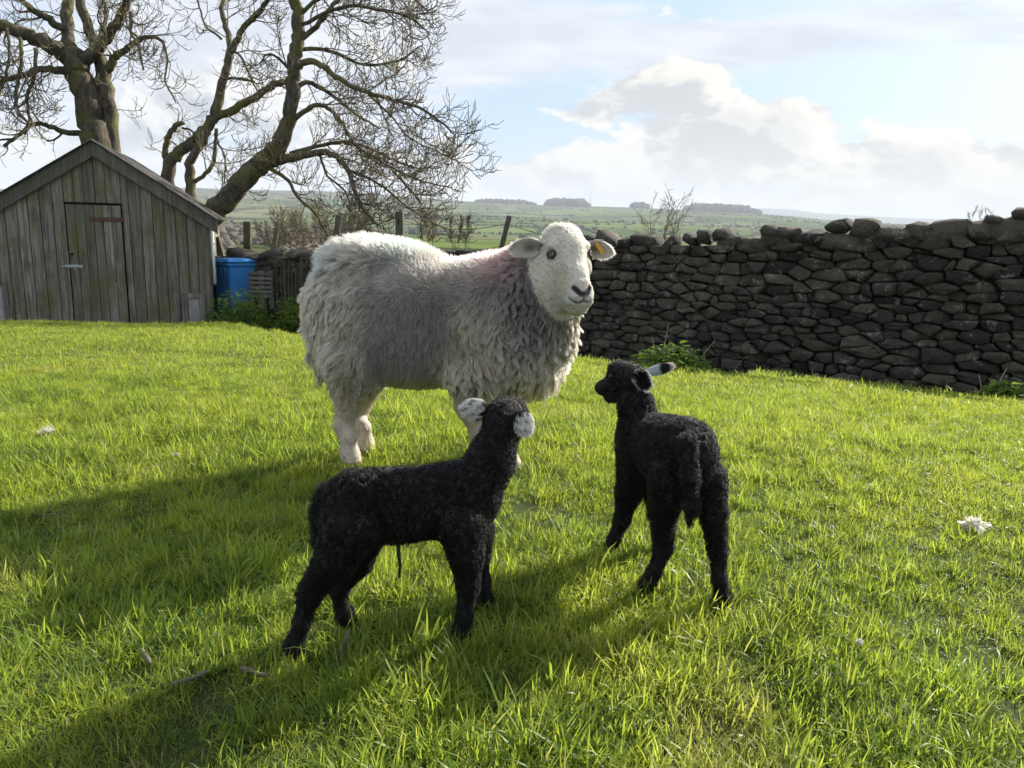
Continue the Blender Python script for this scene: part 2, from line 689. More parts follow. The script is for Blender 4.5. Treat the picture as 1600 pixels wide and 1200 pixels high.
def rock_mesh(rng, ctr, ax, r, blocky=0.55, rough=0.16):
    """one rough block: centre, 3 axes, 3 half sizes"""
    bm = bmesh.new()
    bmesh.ops.create_icosphere(bm, subdivisions=2, radius=1.0)
    v = np.array([q.co for q in bm.verts])
    f = [tuple(q.index for q in t.verts) for t in bm.faces]
    bm.free()
    e = np.max(np.abs(v), axis=1, keepdims=True)
    v = v * (1 - blocky) + (v / e) * blocky * 0.92
    o = rng.random(3) * 40
    v = v * (1 + rough * vnoise(v * 1.3 + o)[:, None] + rough * 0.45 * vnoise(v * 3.1 + o)[:, None])
    sh = rng.normal(0, 0.14, 3)
    v[:, 0] += v[:, 2] * sh[0]
    v[:, 2] += v[:, 0] * sh[1]
    v = v * np.array(r)
    return np.array(ctr) + v @ np.array([list(q) for q in ax]), f


def build_wall():
    rng = np.random.default_rng(5)
    root = empty('stone_wall', tuple(wp(2.4, float(wall_foot(2.4)[0]), 0)), 'long dark dry stone wall with rough coping stones behind the animals', 'wall')
    sm = stone_material()
    aR, aL = wall_at(1720, 480)[0], wall_at(878, 480)[0]
    bR, bL = wall_at(540, 440)[0], wall_at(318, 440)[0]
    Hm = 1.40
    items = []
    for (s0, s1, sz) in ((aR, aL, 0.077), (aL, bR, 0.14), (bR, bL, 0.12)):
        for poly in rubble(rng, s0, s1, Hm, sz):
            c = poly.mean(0)
            items.append((poly, c))
    made = []
    for poly, c in items:
        A = 0.5 * abs(np.dot(poly[:, 0], np.roll(poly[:, 1], -1)) - np.dot(poly[:, 1], np.roll(poly[:, 0], -1)))
        if A < 0.0006:
            continue
        q = poly.copy()
        for _ in range(1):                              # round the corners
            nx = np.roll(q, -1, 0)
            q = np.vstack([np.stack([q * 0.86 + nx * 0.14, q * 0.14 + nx * 0.86], 1).reshape(-1, 2)])
        n = len(q)
        if n > 18:
            n = 16
            q = resample(q, n)
        ctr = q.mean(0)
        rr = np.linalg.norm(q - ctr, axis=1).mean()
        q = ctr + (q - ctr) * (1 - 0.0045 / max(rr, 0.02))
        q = q + rng.normal(0, 0.035 * rr, (n, 2))
        bulge = min(0.070, 0.33 * math.sqrt(A) * rng.uniform(0.45, 1.35))
        out = rng.normal(0.0, 0.017)
        flat = rng.uniform(0.58, 0.90)
        tx, tz = rng.normal(0, 0.20), rng.normal(0, 0.20)
        z0, z1 = float(wall_foot(ctr[0])[0]), float(wall_top(ctr[0]))
        V = []
        for sc, dp in ((0.95, -0.12), (1.0, 0.006), (0.93, bulge * 0.72), (flat, bulge)):
            for k in range(n):
                d2 = (q[k] - ctr) * sc
                jit = rng.normal(0, 0.14 * bulge + 0.0012)
                dd = dp + out + (d2[0] * tx + d2[1] * tz) * (1 if dp > 0 else 0.2) + jit
                a, h = ctr + d2
                V.append(wp(a, z0 + (z1 - z0) * h / Hm, dd + 0.05 * (1 - h / Hm)))
        a, h = ctr
        V.append(wp(a, z0 + (z1 - z0) * h / Hm, bulge * 1.04 + out + 0.05 * (1 - h / Hm)))
        F = []
        for r_ in range(3):
            for k in range(n):
                i, j = r_ * n + k, r_ * n + (k + 1) % n
                F.append((i, j, j + n, i + n))
        for k in range(n):
            F.append((3 * n + k, 3 * n + (k + 1) % n, 4 * n))
        V = np.array(V)
        dist = V.mean(0)[1]
        hid = 0.1 if aL < ctr[0] < bR else 1.0
        made.append((hid * A / dist ** 2, V, F))
    # copings, each set on the wall head where the photograph shows it
    caps = [(948, 363, 384, 34), (977, 369, 388, 22), (1006, 366, 390, 38), (1040, 377, 392, 34), (1076, 363, 382, 20), (1098, 359, 380, 23), (1126, 356, 376, 27), (1140, 369, 392, 38),
            (1174, 371, 392, 42), (1205, 350, 370, 34), (1212, 357, 386, 52), (1236, 352, 374, 30), (1262, 359, 390, 46), (1310, 341, 364, 34), (1316, 360, 392, 56), (1354, 341, 372, 36),
            (1364, 358, 392, 40), (1400, 352, 382, 52), (1436, 346, 380, 38), (1482, 344, 384, 70), (1536, 344, 378, 38), (1553, 334, 352, 26), (1584, 338, 384, 66), (1606, 322, 346, 34),
            (1640, 330, 380, 60), (1690, 326, 378, 56), (500, 392, 408, 40), (460, 390, 408, 44), (418, 390, 408, 44), (370, 388, 406, 50), (915, 366, 388, 34)]
    a3 = (np.array([_wd[0], _wd[1], 0]), np.array([_wn[0], _wn[1], 0]), np.array([0, 0, 1.0]))
    for px, y0, y1, w in caps:
        (al, z1), (_, z0) = wall_at(px, y0), wall_at(px, y1)
        q = on_plane(px, y0, WALL_R, _wn)
        wm = w * pxm(q.y) * 1.06
        hh = (z1 - z0) / 2
        an = rng.normal(0, 0.28)
        ax = (a3[0] * math.cos(an) + a3[2] * math.sin(an), a3[1], a3[2] * math.cos(an) - a3[0] * math.sin(an))
        V, F = rock_mesh(rng, wp(al, (z0 + z1) / 2 - 0.01, -0.10), ax, (wm / 2 * 1.04, 0.17 * rng.uniform(0.8, 1.2), hh * 1.10), 0.62, 0.30)
        made.append((1.0, V, F))
    made.sort(key=lambda q: -q[0])

    def flips(V, F):
        return [tuple(reversed(f)) for f in F]
    for k, (w, V, F) in enumerate(made[:298]):
        me = mesh('stone', V, F)
        bm = bmesh.new()
        bm.from_mesh(me)
        bmesh.ops.recalc_face_normals(bm, faces=list(bm.faces))
        bm.to_mesh(me)
        bm.free()
        link('stone', me, sm, root)
    mb = MB()
    for w, V, F in made[298:]:
        mb.add(V, F)
    # far side of the wall, where nothing can be told apart, and small chips between the stones
    me = mesh('stone_fill', mb.v, mb.f)
    bm = bmesh.new()
    bm.from_mesh(me)
    bmesh.ops.recalc_face_normals(bm, faces=list(bm.faces))
    bm.to_mesh(me)
    bm.free()
    me.polygons.foreach_set('use_smooth', np.full(len(me.polygons), True))
    o = link('stone_fill', me, sm, root)
    o['kind'] = 'stuff'
    # rubble core, its near-black colour paints the shade in the gaps
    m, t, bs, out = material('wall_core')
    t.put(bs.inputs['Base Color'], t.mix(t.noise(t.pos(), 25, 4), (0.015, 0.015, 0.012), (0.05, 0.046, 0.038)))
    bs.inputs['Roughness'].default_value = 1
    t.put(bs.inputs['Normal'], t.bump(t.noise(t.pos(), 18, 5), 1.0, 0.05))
    aa = np.linspace(aR, bL, 60)
    V, F = [], []
    for a in aa:
        z0, z1 = float(wall_foot(a)[0]) - 0.2, float(wall_top(a)) - 0.03
        for d, z in ((0.0, z0), (-0.045, z1), (-0.36, z1), (-0.50, z0)):
            V.append(wp(a, z, d - 0.01))
    for i in range(len(aa) - 1):
        for k in range(3):
            q = 4 * i + k
            F.append((q, q + 1, q + 5, q + 4))
    F += [(0, 1, 2, 3), tuple(4 * (len(aa) - 1) + k for k in (3, 2, 1, 0))]
    link('core', mesh('core', V, F, False), m, root)
    print('stones', len(made))


build_wall()
# ------------------------------------------------------------------ the weathered board shed
def shed_at(px, py):
    q = on_plane(px, py, (SHED_C.x, SHED_C.y), SH_N)
    return (q.x - SHED_C.x) * SH_X[0] + (q.y - SHED_C.y) * SH_X[1], q.z


def sp(w, z, d=0.0):
    return Vector((SHED_C.x + SH_X[0] * w + SH_N[0] * d, SHED_C.y + SH_X[1] * w + SH_N[1] * d, z))


_wr, _zr = shed_at(145, 226)          # under the ridge
_we, _ze = shed_at(336, 346)          # under the eave
SHED_HALF = -_wr
SHED_L = 2 * _wr                       # far left corner (negative)
SHED_SLOPE = (_zr - _ze) / (_we - _wr)


def shed_inside(x, y):
    u = (x - SHED_C.x) * SH_X[0] + (y - SHED_C.y) * SH_X[1]
    d = (x - SHED_C.x) * SH_N[0] + (y - SHED_C.y) * SH_N[1]
    return (d < 0.06) & (u < 0.05) & (u > SHED_L - 0.05)


def roof_z(w):
    return _zr - abs(w - _wr) * SHED_SLOPE


def wood_material(name, lo, hi, green=0.5, grain=1.0, blue=0.0):
    m, t, bs, out = material(name)
    p = t.pos()
    oi = t.new('ShaderNodeObjectInfo').outputs['Random']
    shift = t.combine(t.math('MULTIPLY', oi, 13.0), t.math('MULTIPLY', oi, 7.0), t.math('MULTIPLY', oi, 29.0))
    q = t.vmath('ADD', p, shift)
    g = t.noise(t.scale(q, (34 * grain, 34 * grain, 1.6)), 1.0, 6, 0.65, dist=0.6)
    c = t.mix(t.ramp(g, 0.32, 0.70), lo, hi)
    c = t.mix(t.math('MULTIPLY', oi, 0.62), c, tuple(x * 0.62 for x in lo))
    kn = t.new('ShaderNodeTexVoronoi', feature='F1')
    t.put(kn.inputs['Vector'], t.scale(q, (5.0, 5.0, 1.9)))
    kn.inputs['Scale'].default_value = 1.0
    c = t.mix(t.ramp(kn.outputs['Distance'], 0.06, 0.12, 0.8, 0), c, (0.03, 0.026, 0.022))
    c = t.mix(t.ramp(t.noise(q, 2.6, 5, 0.6), 0.48, 0.72, 0, 0.55), c, tuple(x * 0.5 for x in lo))
    gr = t.math('MULTIPLY', t.ramp(t.noise(t.scale(p, (1, 1, 0.5)), 3.2, 5, 0.65), 0.46, 0.70), green)
    c = t.mix(gr, c, (0.115, 0.118, 0.034))
    t.put(bs.inputs['Base Color'], c)
    bs.inputs['Roughness'].default_value = 0.85
    t.put(bs.inputs['Normal'], t.bump(g, 0.5, 0.006))
    return m


def build_shed():
    rng = np.random.default_rng(9)
    zf = lambda w: gz(*sp(w, 0).xy) - 0.06
    root = empty('shed', tuple(sp(_wr, zf(_wr))), 'weathered grey wooden shed with a plank door and low gable', 'shed')
    wood = wood_material('weathered_board', (0.105, 0.097, 0.082), (0.330, 0.305, 0.258), 0.80)
    dark = wood_material('barge_board', (0.085, 0.078, 0.070), (0.20, 0.185, 0.165), 0.25)
    ax = (Vector((SH_X[0], SH_X[1], 0)), Vector((SH_N[0], SH_N[1], 0)), Vector((0, 0, 1)))

    def board(name, w0, w1, z0, z1a, z1b, d, th, mat, par, slant=True):
        """vertical board with its head cut to the roof"""
        v = []
        for dd in (d - th, d):
            v += [sp(w0, z0, dd), sp(w1, z0, dd), sp(w1, z1b, dd), sp(w0, z1a, dd)]
        return MB().add(v, [(0, 1, 2, 3)[::-1], (4, 5, 6, 7), (0, 1, 5, 4), (1, 2, 6, 5), (2, 3, 7, 6), (3, 0, 4, 7)]).build(name, mat, par, bevel=0.003)
    d0, dz_top = shed_at(100, 317)
    d1, _ = shed_at(190, 322)
    zdoor = (shed_at(100, 317)[1] + shed_at(190, 321)[1]) / 2
    hw0, hz0 = shed_at(286, 455)
    hw1, hz1 = shed_at(315, 487)
    # front boards
    edges = [0.0]
    while edges[-1] > SHED_L + 0.10:
        edges.append(edges[-1] - rng.uniform(0.118, 0.150))
    edges[-1] = SHED_L
    edges[int(np.argmin([abs(q - d0) for q in edges]))] = d0
    edges[int(np.argmin([abs(q - d1) for q in edges]))] = d1
    for a, b in zip(edges[:-1], edges[1:]):
        w0, w1 = b + 0.004, a - 0.004
        th, dd = 0.020, rng.normal(0, 0.0025)
        za, zb = roof_z(w0) - 0.02, roof_z(w1) - 0.02
        mid = (w0 + w1) / 2
        lo = zf(mid)
        if d0 - 0.012 < mid < d1 + 0.012:
            board('board', w0, w1, zdoor + 0.02, za, zb, dd, th, wood, root)
        else:
            if w0 < _wr < w1:
                board('board', w0, _wr, lo, za, roof_z(_wr) - 0.02, dd, th, wood, root)
                board('board', _wr + 0.002, w1, lo, roof_z(_wr) - 0.02, zb, dd, th, wood, root)
            else:
                board('board', w0, w1, lo + rng.uniform(0, 0.03), za, zb, dd, th, wood, root)
    # the dark inside that shows through the gaps, side and back walls
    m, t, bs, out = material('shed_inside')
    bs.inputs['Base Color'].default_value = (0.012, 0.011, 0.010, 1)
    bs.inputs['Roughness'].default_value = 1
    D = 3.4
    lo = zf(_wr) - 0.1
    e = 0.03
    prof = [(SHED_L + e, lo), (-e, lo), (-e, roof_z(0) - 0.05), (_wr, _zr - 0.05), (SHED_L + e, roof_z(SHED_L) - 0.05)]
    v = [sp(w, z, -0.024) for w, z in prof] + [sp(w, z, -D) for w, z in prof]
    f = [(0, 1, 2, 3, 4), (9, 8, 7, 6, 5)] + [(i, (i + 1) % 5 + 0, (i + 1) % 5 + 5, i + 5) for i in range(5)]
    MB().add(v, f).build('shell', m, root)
    side = wood_material('side_board', (0.12, 0.105, 0.09), (0.26, 0.235, 0.20), 0.3)
    for k in range(16):
        z0 = lo + 0.1 + k * 0.115
        if z0 + 0.11 > roof_z(0) - 0.06:
            break
        MB().box(sp(-e + 0.014, z0 + 0.055, -D / 2 - 0.02), 0.022, D - 0.02, 0.107, ax).build('side_board', side, root)
    MB().box(sp(-0.012, (lo + roof_z(0)) / 2 + 0.02, -0.035), 0.075, 0.030, roof_z(0) - lo - 0.1, ax).build('corner_post', side, root)
    # door
    zs = zf((d0 + d1) / 2) + 0.07
    door = board('door', d0 + 0.012, d1 - 0.012, zs, zdoor - 0.012, zdoor - 0.012, 0.004, 0.012, m, root)
    n = 6
    for k in range(n):
        a = d0 + 0.012 + (d1 - d0 - 0.024) * k / n
        b = d0 + 0.012 + (d1 - d0 - 0.024) * (k + 1) / n
        board('plank', a + 0.003, b - 0.003, zs + rng.uniform(0, 0.01), zdoor - 0.012, zdoor - 0.012, 0.018 + rng.normal(0, 0.0015), 0.018, wood, door)
    rust, t, bs, out = material('rusty_iron')
    t.put(bs.inputs['Base Color'], t.mix(t.noise(t.pos(), 40, 5), (0.055, 0.032, 0.025), (0.15, 0.085, 0.06)))
    bs.inputs['Roughness'].default_value = 0.85
    h0, hz = shed_at(140, 341)
    h1, hzb = shed_at(190, 345)
    hin = board('hinge', h0, h1 + 0.03, hz - 0.035, hz + 0.018, hz + 0.018, 0.030, 0.010, rust, door)
    hin['label'] = 'rusty strap hinge'
    board('hinge', h0 + 0.04, h1 + 0.03, zs + 0.22, zs + 0.27, zs + 0.27, 0.030, 0.010, rust, door)
    zinc, t, bs, out = material('zinc')
    bs.inputs['Base Color'].default_value = (0.38, 0.40, 0.44, 1)
    bs.inputs['Metallic'].default_value = 0.7
    bs.inputs['Roughness'].default_value = 0.45
    b0, bz = shed_at(103, 416)
    b1, _ = shed_at(130, 417)
    bo = board('bolt', b0, b1, bz - 0.022, bz + 0.022, bz + 0.022, 0.026, 0.006, zinc, door)
    MB().tube([sp(b0 - 0.04, bz, 0.034), sp(b1 - 0.03, bz, 0.034)], 0.009, 8).build('bar', zinc, bo)
    MB().tube([sp(b0 + 0.12, bz, 0.034), sp(b0 + 0.12, bz - 0.05, 0.05)], 0.006, 6).build('knob', zinc, bo)
    k0, kz = shed_at(113, 397)
    MB().tube([sp(k0, kz, 0.0185), sp(k0, kz, 0.0205)], 0.020, 10).build('latch_hole', m, door)
    # small low hatch beside the corner
    pale = wood_material('pale_panel', (0.30, 0.29, 0.28), (0.42, 0.41, 0.40), 0.10)
    hz_, hb_ = shed_at(300, 458)[1], zf(hw0) + 0.02
    hat = board('hatch', hw0 + 0.06, hw1 - 0.02, hb_, hz_ - 0.08, hz_ - 0.08, 0.016, 0.014, pale, root)
    board('frame_board', hw0 - 0.02, hw0 + 0.055, hb_, hz_, hz_, 0.030, 0.028, wood, hat)
    board('frame_board', hw1 - 0.015, hw1 + 0.055, hb_, hz_, hz_, 0.030, 0.028, wood, hat)
    board('frame_board', hw0 + 0.058, hw1 - 0.018, hz_ - 0.075, hz_ - 0.002, hz_ - 0.002, 0.032, 0.030, wood, hat)
    hl0, hl1 = shed_at(-30, 450)[0], shed_at(6, 450)[0]
    hat = board('hatch', hl0, hl1 - 0.02, zf(hl0) + 0.02, shed_at(0, 448)[1], shed_at(0, 448)[1], 0.016, 0.014, pale, root)
    board('frame_board', hl1 - 0.015, hl1 + 0.045, zf(hl1), shed_at(8, 440)[1], shed_at(8, 440)[1], 0.030, 0.028, wood, hat)
    # roof: two corrugated sheets, barge boards
    felt, t, bs, out = material('roof_sheet')
    t.put(bs.inputs['Base Color'], t.mix(t.noise(t.pos(), 9, 5), (0.055, 0.052, 0.050), (0.105, 0.095, 0.088)))
    bs.inputs['Roughness'].default_value = 0.8
    for sg in (1, -1):
        wE = _wr + sg * (SHED_HALF + 0.14)
        nU, V, F = 90, [], []
        for i in range(nU + 1):
            dd = 0.10 - (D + 0.25) * i / nU
            z_ = 0.016 * math.sin(i * 1.45)
            for w in (_wr, wE):
                for up in (0.0, 0.012):
                    V.append(sp(w, roof_z(w) + 0.045 + z_ + up, dd))
        for i in range(nU):
            q = 4 * i
            F += [(q, q + 2, q + 6, q + 4), (q + 1, q + 5, q + 7, q + 3), (q + 2, q + 3, q + 7, q + 6), (q, q + 4, q + 5, q + 1)]
        MB().add(V, F).build('roof', felt, root)
        v = []
        for dd in (0.030, 0.060):
            v += [sp(_wr, _zr - 0.155, dd), sp(wE, roof_z(wE) - 0.155, dd), sp(wE, roof_z(wE) + 0.050, dd), sp(_wr, _zr + 0.050, dd)]
        MB().add(v, [(3, 2, 1, 0), (4, 5, 6, 7), (0, 1, 5, 4), (1, 2, 6, 5), (2, 3, 7, 6), (3, 0, 4, 7)]).build('barge_board', dark, root, bevel=0.004)
    white, t, bs, out = material('white_plastic')
    bs.inputs['Base Color'].default_value = (0.75, 0.75, 0.73, 1)
    bs.inputs['Roughness'].default_value = 0.45
    MB().tube([sp(0.055, roof_z(0) - 0.14, -0.05), sp(0.060, roof_z(0) - 0.95, -0.05)], 0.022, 10).build('drainpipe', white, root, smooth=True)


build_shed()
# ------------------------------------------------------------------ bare trees
def bark_material(name, moss=0.5, lo=(0.045, 0.037, 0.028), hi=(0.135, 0.115, 0.088)):
    m, t, bs, out = material(name)
    p = t.pos()
    g = t.noise(t.scale(p, (1, 1, 0.35)), 16, 6, 0.65)
    c = t.mix(t.ramp(g, 0.3, 0.7), lo, hi)
    c = t.mix(t.ramp(t.noise(p, 28, 4, 0.7), 0.58, 0.7, 0, 0.5), c, (0.20, 0.20, 0.18))
    nz = t.split(t.new('ShaderNodeNewGeometry').outputs['Normal'])
    ms = t.math('MULTIPLY', t.ramp(t.noise(p, 2.6, 5, 0.65), 0.44, 0.62), moss)
    c = t.mix(ms, c, (0.150, 0.150, 0.028))
    t.put(bs.inputs['Base Color'], c)
    bs.inputs['Roughness'].default_value = 0.95
    t.put(bs.inputs['Normal'], t.bump(g, 0.9, 0.03))
    return m


BARK = bark_material('mossy_bark', 0.55)
TWIG = bark_material('twig_bark', 0.35, (0.095, 0.078, 0.052), (0.230, 0.195, 0.135))


class Tree:
    def __init__(self, seed):
        self.rng = np.random.default_rng(seed)
        self.wood = MB()
        self.paths = []
        self.thin = {}

    def limb(self, pts, Y, sub=5, sides=9, dY=None):
        """traced limb: (px, py, width px) knots at depth Y (dY: depth change along it)"""
        n = len(pts)
        P = []
        for i, (px, py, w) in enumerate(pts):
            y = Y + (0 if dY is None else dY * i / (n - 1))
            q = at(px, py, y)
            P.append([q.x, q.y, q.z, w * 0.335 * pxm(y)])
        C = catmull(P, sub)
        C[:, :3] += self.rng.normal(0, 1, (len(C), 3)) * (C[:, 3:4] * 0.10 + 0.004)
        self.wood.tube(C[:, :3], np.maximum(C[:, 3], 0.006), sides, wob=0.10)
        self.paths.append((C, 0))
        return C

    def twig(self, pts, rr):
        self.thin.setdefault(len(pts), []).append(np.column_stack([pts, rr]))

    def walk(self, p, d, L, r, steps, up, wander):
        rng = self.rng
        out = [p]
        turn = rng.normal(0, 1, 3)
        for i in range(steps):
            turn = turn * 0.6 + rng.normal(0, 1, 3) * 0.8
            d = d + turn * wander + np.array([0, 0, up * (0.35 + i / steps)])
            d = d / np.linalg.norm(d)
            p = p + d * (L / steps)
            out.append(p)
        t = np.linspace(0, 1, steps + 1)
        return np.array(out), r * (1 - 0.72 * t)

    def sprout(self, path, rad, level, every, L, spread, rmax, droop=0.0, start=0.12, bias=None):
        """side shoots along a path, and their shoots in turn"""
        rng = self.rng
        seg = np.linalg.norm(np.diff(path, axis=0), axis=1)
        s = np.concatenate([[0], np.cumsum(seg)])
        tot = s[-1]
        x = tot * start + rng.random() * every
        while x < tot:
            k = min(int(np.searchsorted(s, x)) - 1, len(path) - 2)
            k = max(k, 0)
            f = (x - s[k]) / max(seg[k], 1e-6)
            p = path[k] * (1 - f) + path[k + 1] * f
            tg = unit(path[k + 1] - path[k])
            side = rng.normal(0, 1, 3)
            if bias is not None:
                side = side + np.array(bias)
            side = unit(side - tg * (side @ tg))
            an = rng.uniform(*spread)
            d = tg * math.cos(an) + side * math.sin(an) + np.array([0, 0, -droop])
            frac = 1 - 0.55 * x / tot
            ll = L * rng.uniform(0.55, 1.25) * frac
            r = min(rmax, rad[k] * 0.7) * rng.uniform(0.7, 1.0)
            steps = 7 if level == 1 else 5 if level == 2 else 4
            pts, rr = self.walk(p, unit(d), ll, max(r, 0.0035), steps, 0.26 if level > 1 else 0.12, 0.20 if level == 1 else 0.17)
            rr = np.maximum(rr, 0.0070 if level == 1 else 0.0056 if level == 2 else 0.0046)
            if level == 1 and r > 0.02:
                self.wood.tube(pts, rr, 6, cap=False)
            else:
                self.twig(pts, rr)
            if level == 1:
                self.sprout(pts, rr, 2, 0.125, L * 0.55, (0.5, 1.2), 0.010, droop * 0.5, 0.15)
            elif level == 2:
                self.sprout(pts, rr, 3, 0.070, 0.34, (0.45, 1.15), 0.0048, 0, 0.2)
            x += every * rng.uniform(0.55, 1.5)

    def build(self, name, label, loc, bark=None, group=None):
        root = empty(name, loc, label, 'tree', group)
        self.parts(root, 'trunk', 'crown', bark or BARK)
        return root

    def parts(self, root, wood_name, fine_name, bark, nest=False):
        o = self.wood.build(wood_name, bark, root, smooth=True)
        if nest:
            root = o
        V, F, n0 = [], [], 0
        for k, items in self.thin.items():           # three-sided twigs, all of one length at once
            A = np.array(items)
            P, rr = A[:, :, :3], A[:, :, 3]
            T = unit(np.gradient(P, axis=1))
            ref = np.array([0.31, 0.62, 0.72])
            U = unit(np.cross(T, ref))
            Wv = np.cross(T, U)
            ring = [P + (U * math.cos(a) + Wv * math.sin(a)) * rr[..., None] for a in (0, 2.0944, 4.18879)]
            V.append(np.stack(ring, 2).reshape(-1, 3))
            m = len(A)
            base = (np.arange(m) * k * 3)[:, None, None] + (np.arange(k - 1) * 3)[None, :, None] + np.arange(3)[None, None, :]
            nxt = (np.arange(m) * k * 3)[:, None, None] + (np.arange(k - 1) * 3)[None, :, None] + ((np.arange(3) + 1) % 3)[None, None, :]
            F.append(np.stack([base, nxt, nxt + 3, base + 3], -1).reshape(-1, 4) + n0)
            n0 += m * k * 3
        link(fine_name, mesh(fine_name, np.vstack(V), np.vstack(F)), TWIG, root)


def build_trees():
    grp = 'bare trees by the shed'
    # old tree behind the shed
    t = Tree(3)
    Y = 14.5
    trunk = t.limb([(172, 430, 80), (164, 300, 70), (150, 215, 58), (138, 160, 54), (124, 108, 52), (114, 84, 40)], Y, sides=14)
    t.limb([(184, 430, 52), (176, 290, 42), (169, 180, 36), (160, 115, 32), (148, 70, 24), (128, 10, 19), (118, -60, 14)], Y + 0.15, sides=11)
    L1 = [t.limb([(118, 105, 42), (95, 82, 36), (60, 62, 31), (25, 48, 26), (-20, 32, 22), (-90, 10, 14)], Y, dY=-1.0),
          t.limb([(112, 95, 34), (106, 60, 26), (104, 30, 24), (107, -10, 21), (110, -80, 16)], Y, dY=0.5),
          t.limb([(98, 45, 18), (78, 32, 15), (50, 14, 13), (28, -5, 11), (-10, -50, 8)], Y, dY=-0.8),
          t.limb([(130, 95, 30), (152, 78, 24), (168, 55, 22), (188, 25, 18), (202, -10, 15), (220, -60, 11)], Y, dY=-0.4),
          t.limb([(168, 110, 20), (180, 88, 16), (200, 74, 12), (222, 60, 10), (242, 58, 8), (256, 66, 6)], Y, dY=-0.6),
          t.limb([(104, 112, 18), (72, 108, 14), (45, 114, 12), (10, 126, 11), (-40, 140, 8)], Y, dY=-1.4),
          t.limb([(126, 209, 13), (95, 205, 11), (72, 195, 10), (50, 195, 9), (28, 212, 8), (6, 228, 7)], Y, dY=-0.8),
          t.limb([(30, 60, 9), (34, 95, 8), (28, 130, 8), (26, 168, 7), (44, 192, 6)], Y - 0.8, dY=-0.4),
          t.limb([(56, 75, 8), (54, 120, 7), (42, 150, 7), (46, 185, 6), (40, 210, 5)], Y - 0.6, dY=-0.3),
          t.limb([(150, 70, 8), (160, 45, 8), (166, 15, 7), (158, -10, 6)], Y, dY=0.6),
          t.limb([(205, 20, 9), (205, 50, 6), (215, 70, 5), (225, 110, 4)], Y - 0.5, dY=-0.4),
          t.limb([(254, 66, 6), (262, 95, 4.5), (258, 125, 4), (275, 160, 3)], Y - 0.6, dY=-0.2),
          t.limb([(10, 45, 7), (15, 80, 6), (8, 120, 6), (-5, 160, 5)], Y - 0.9, dY=-0.4)]
    for C in L1:
        t.sprout(C[:, :3], C[:, 3], 1, 0.20, 1.0, (0.5, 1.2), 0.022, 0.35)
    C = catmull([[*at(178, 200, Y - 0.5), 0.03], [*at(176, 120, Y - 0.5), 0.03]], 6)
    t.sprout(C[:, :3], C[:, 3], 1, 0.30, 0.8, (0.9, 1.5), 0.014, 0.1, 0.0)
    t.build('tree', 'thick old bare tree rising behind the shed ridge', tuple(at(168, 430, Y)), group=grp)

    # forked mossy stems to the right of the ridge
    t = Tree(8)
    Y = 14.0
    t.limb([(258, 360, 34), (262, 290, 30), (268, 252, 26), (285, 234, 24), (308, 214, 22), (328, 193, 22), (338, 172, 21), (347, 133, 19), (356, 96, 17), (362, 74, 16)], Y, sides=11)
    t.limb([(300, 370, 24), (299, 307, 21), (296, 268, 20), (303, 242, 18), (325, 206, 17)], Y - 0.15, sides=10)
    L1 = [t.limb([(362, 78, 14), (356, 50, 12), (347, 14, 10), (352, -20, 8), (340, -70, 6)], Y, dY=0.6),
          t.limb([(363, 80, 15), (373, 57, 13), (388, 36, 12), (407, 18, 11), (419, -4, 10), (440, -60, 7)], Y, dY=-0.5),
          t.limb([(338, 184, 18), (376, 166, 17), (410, 144, 15), (443, 126, 14)], Y, dY=0.4),
          t.limb([(262, 262, 16), (258, 232, 13), (266, 208, 12), (278, 194, 11), (288, 194, 7)], Y, dY=-0.2),
          t.limb([(304, 284, 10), (330, 262, 9), (336, 228, 8), (338, 200, 8)], Y - 0.1),
          t.limb([(362, 76, 6), (378, 92, 5), (392, 122, 5), (400, 140, 3)], Y, dY=-0.6),
          t.limb([(345, 125, 5), (372, 122, 6), (398, 128, 5)], Y, dY=-0.4),
          t.limb([(346, 60, 5), (322, 40, 4), (312, 12, 4), (300, -20, 3)], Y, dY=0.5),
          t.limb([(285, 200, 5), (300, 205, 4), (308, 225, 3)], Y),
          t.limb([(340, 220, 5), (352, 250, 4), (350, 285, 3)], Y)]
    for C in L1:
        t.sprout(C[:, :3], C[:, 3], 1, 0.20, 0.85, (0.5, 1.25), 0.016, 0.22)
    t.build('tree', 'forked bare tree with mossy stems, standing behind the shed eave', tuple(at(262, 360, Y)), group=grp)

    # leaning tree whose boughs sweep out over the valley
    t = Tree(15)
    Y = 13.4
    t.limb([(290, 385, 58), (330, 338, 50), (356, 308, 46), (384, 276, 46), (412, 254, 44), (434, 228, 38), (450, 184, 31), (457, 138, 29), (459, 100, 28), (466, 58, 27), (465, 18, 25), (458, -30, 22), (470, -90, 16)], Y, sides=14)
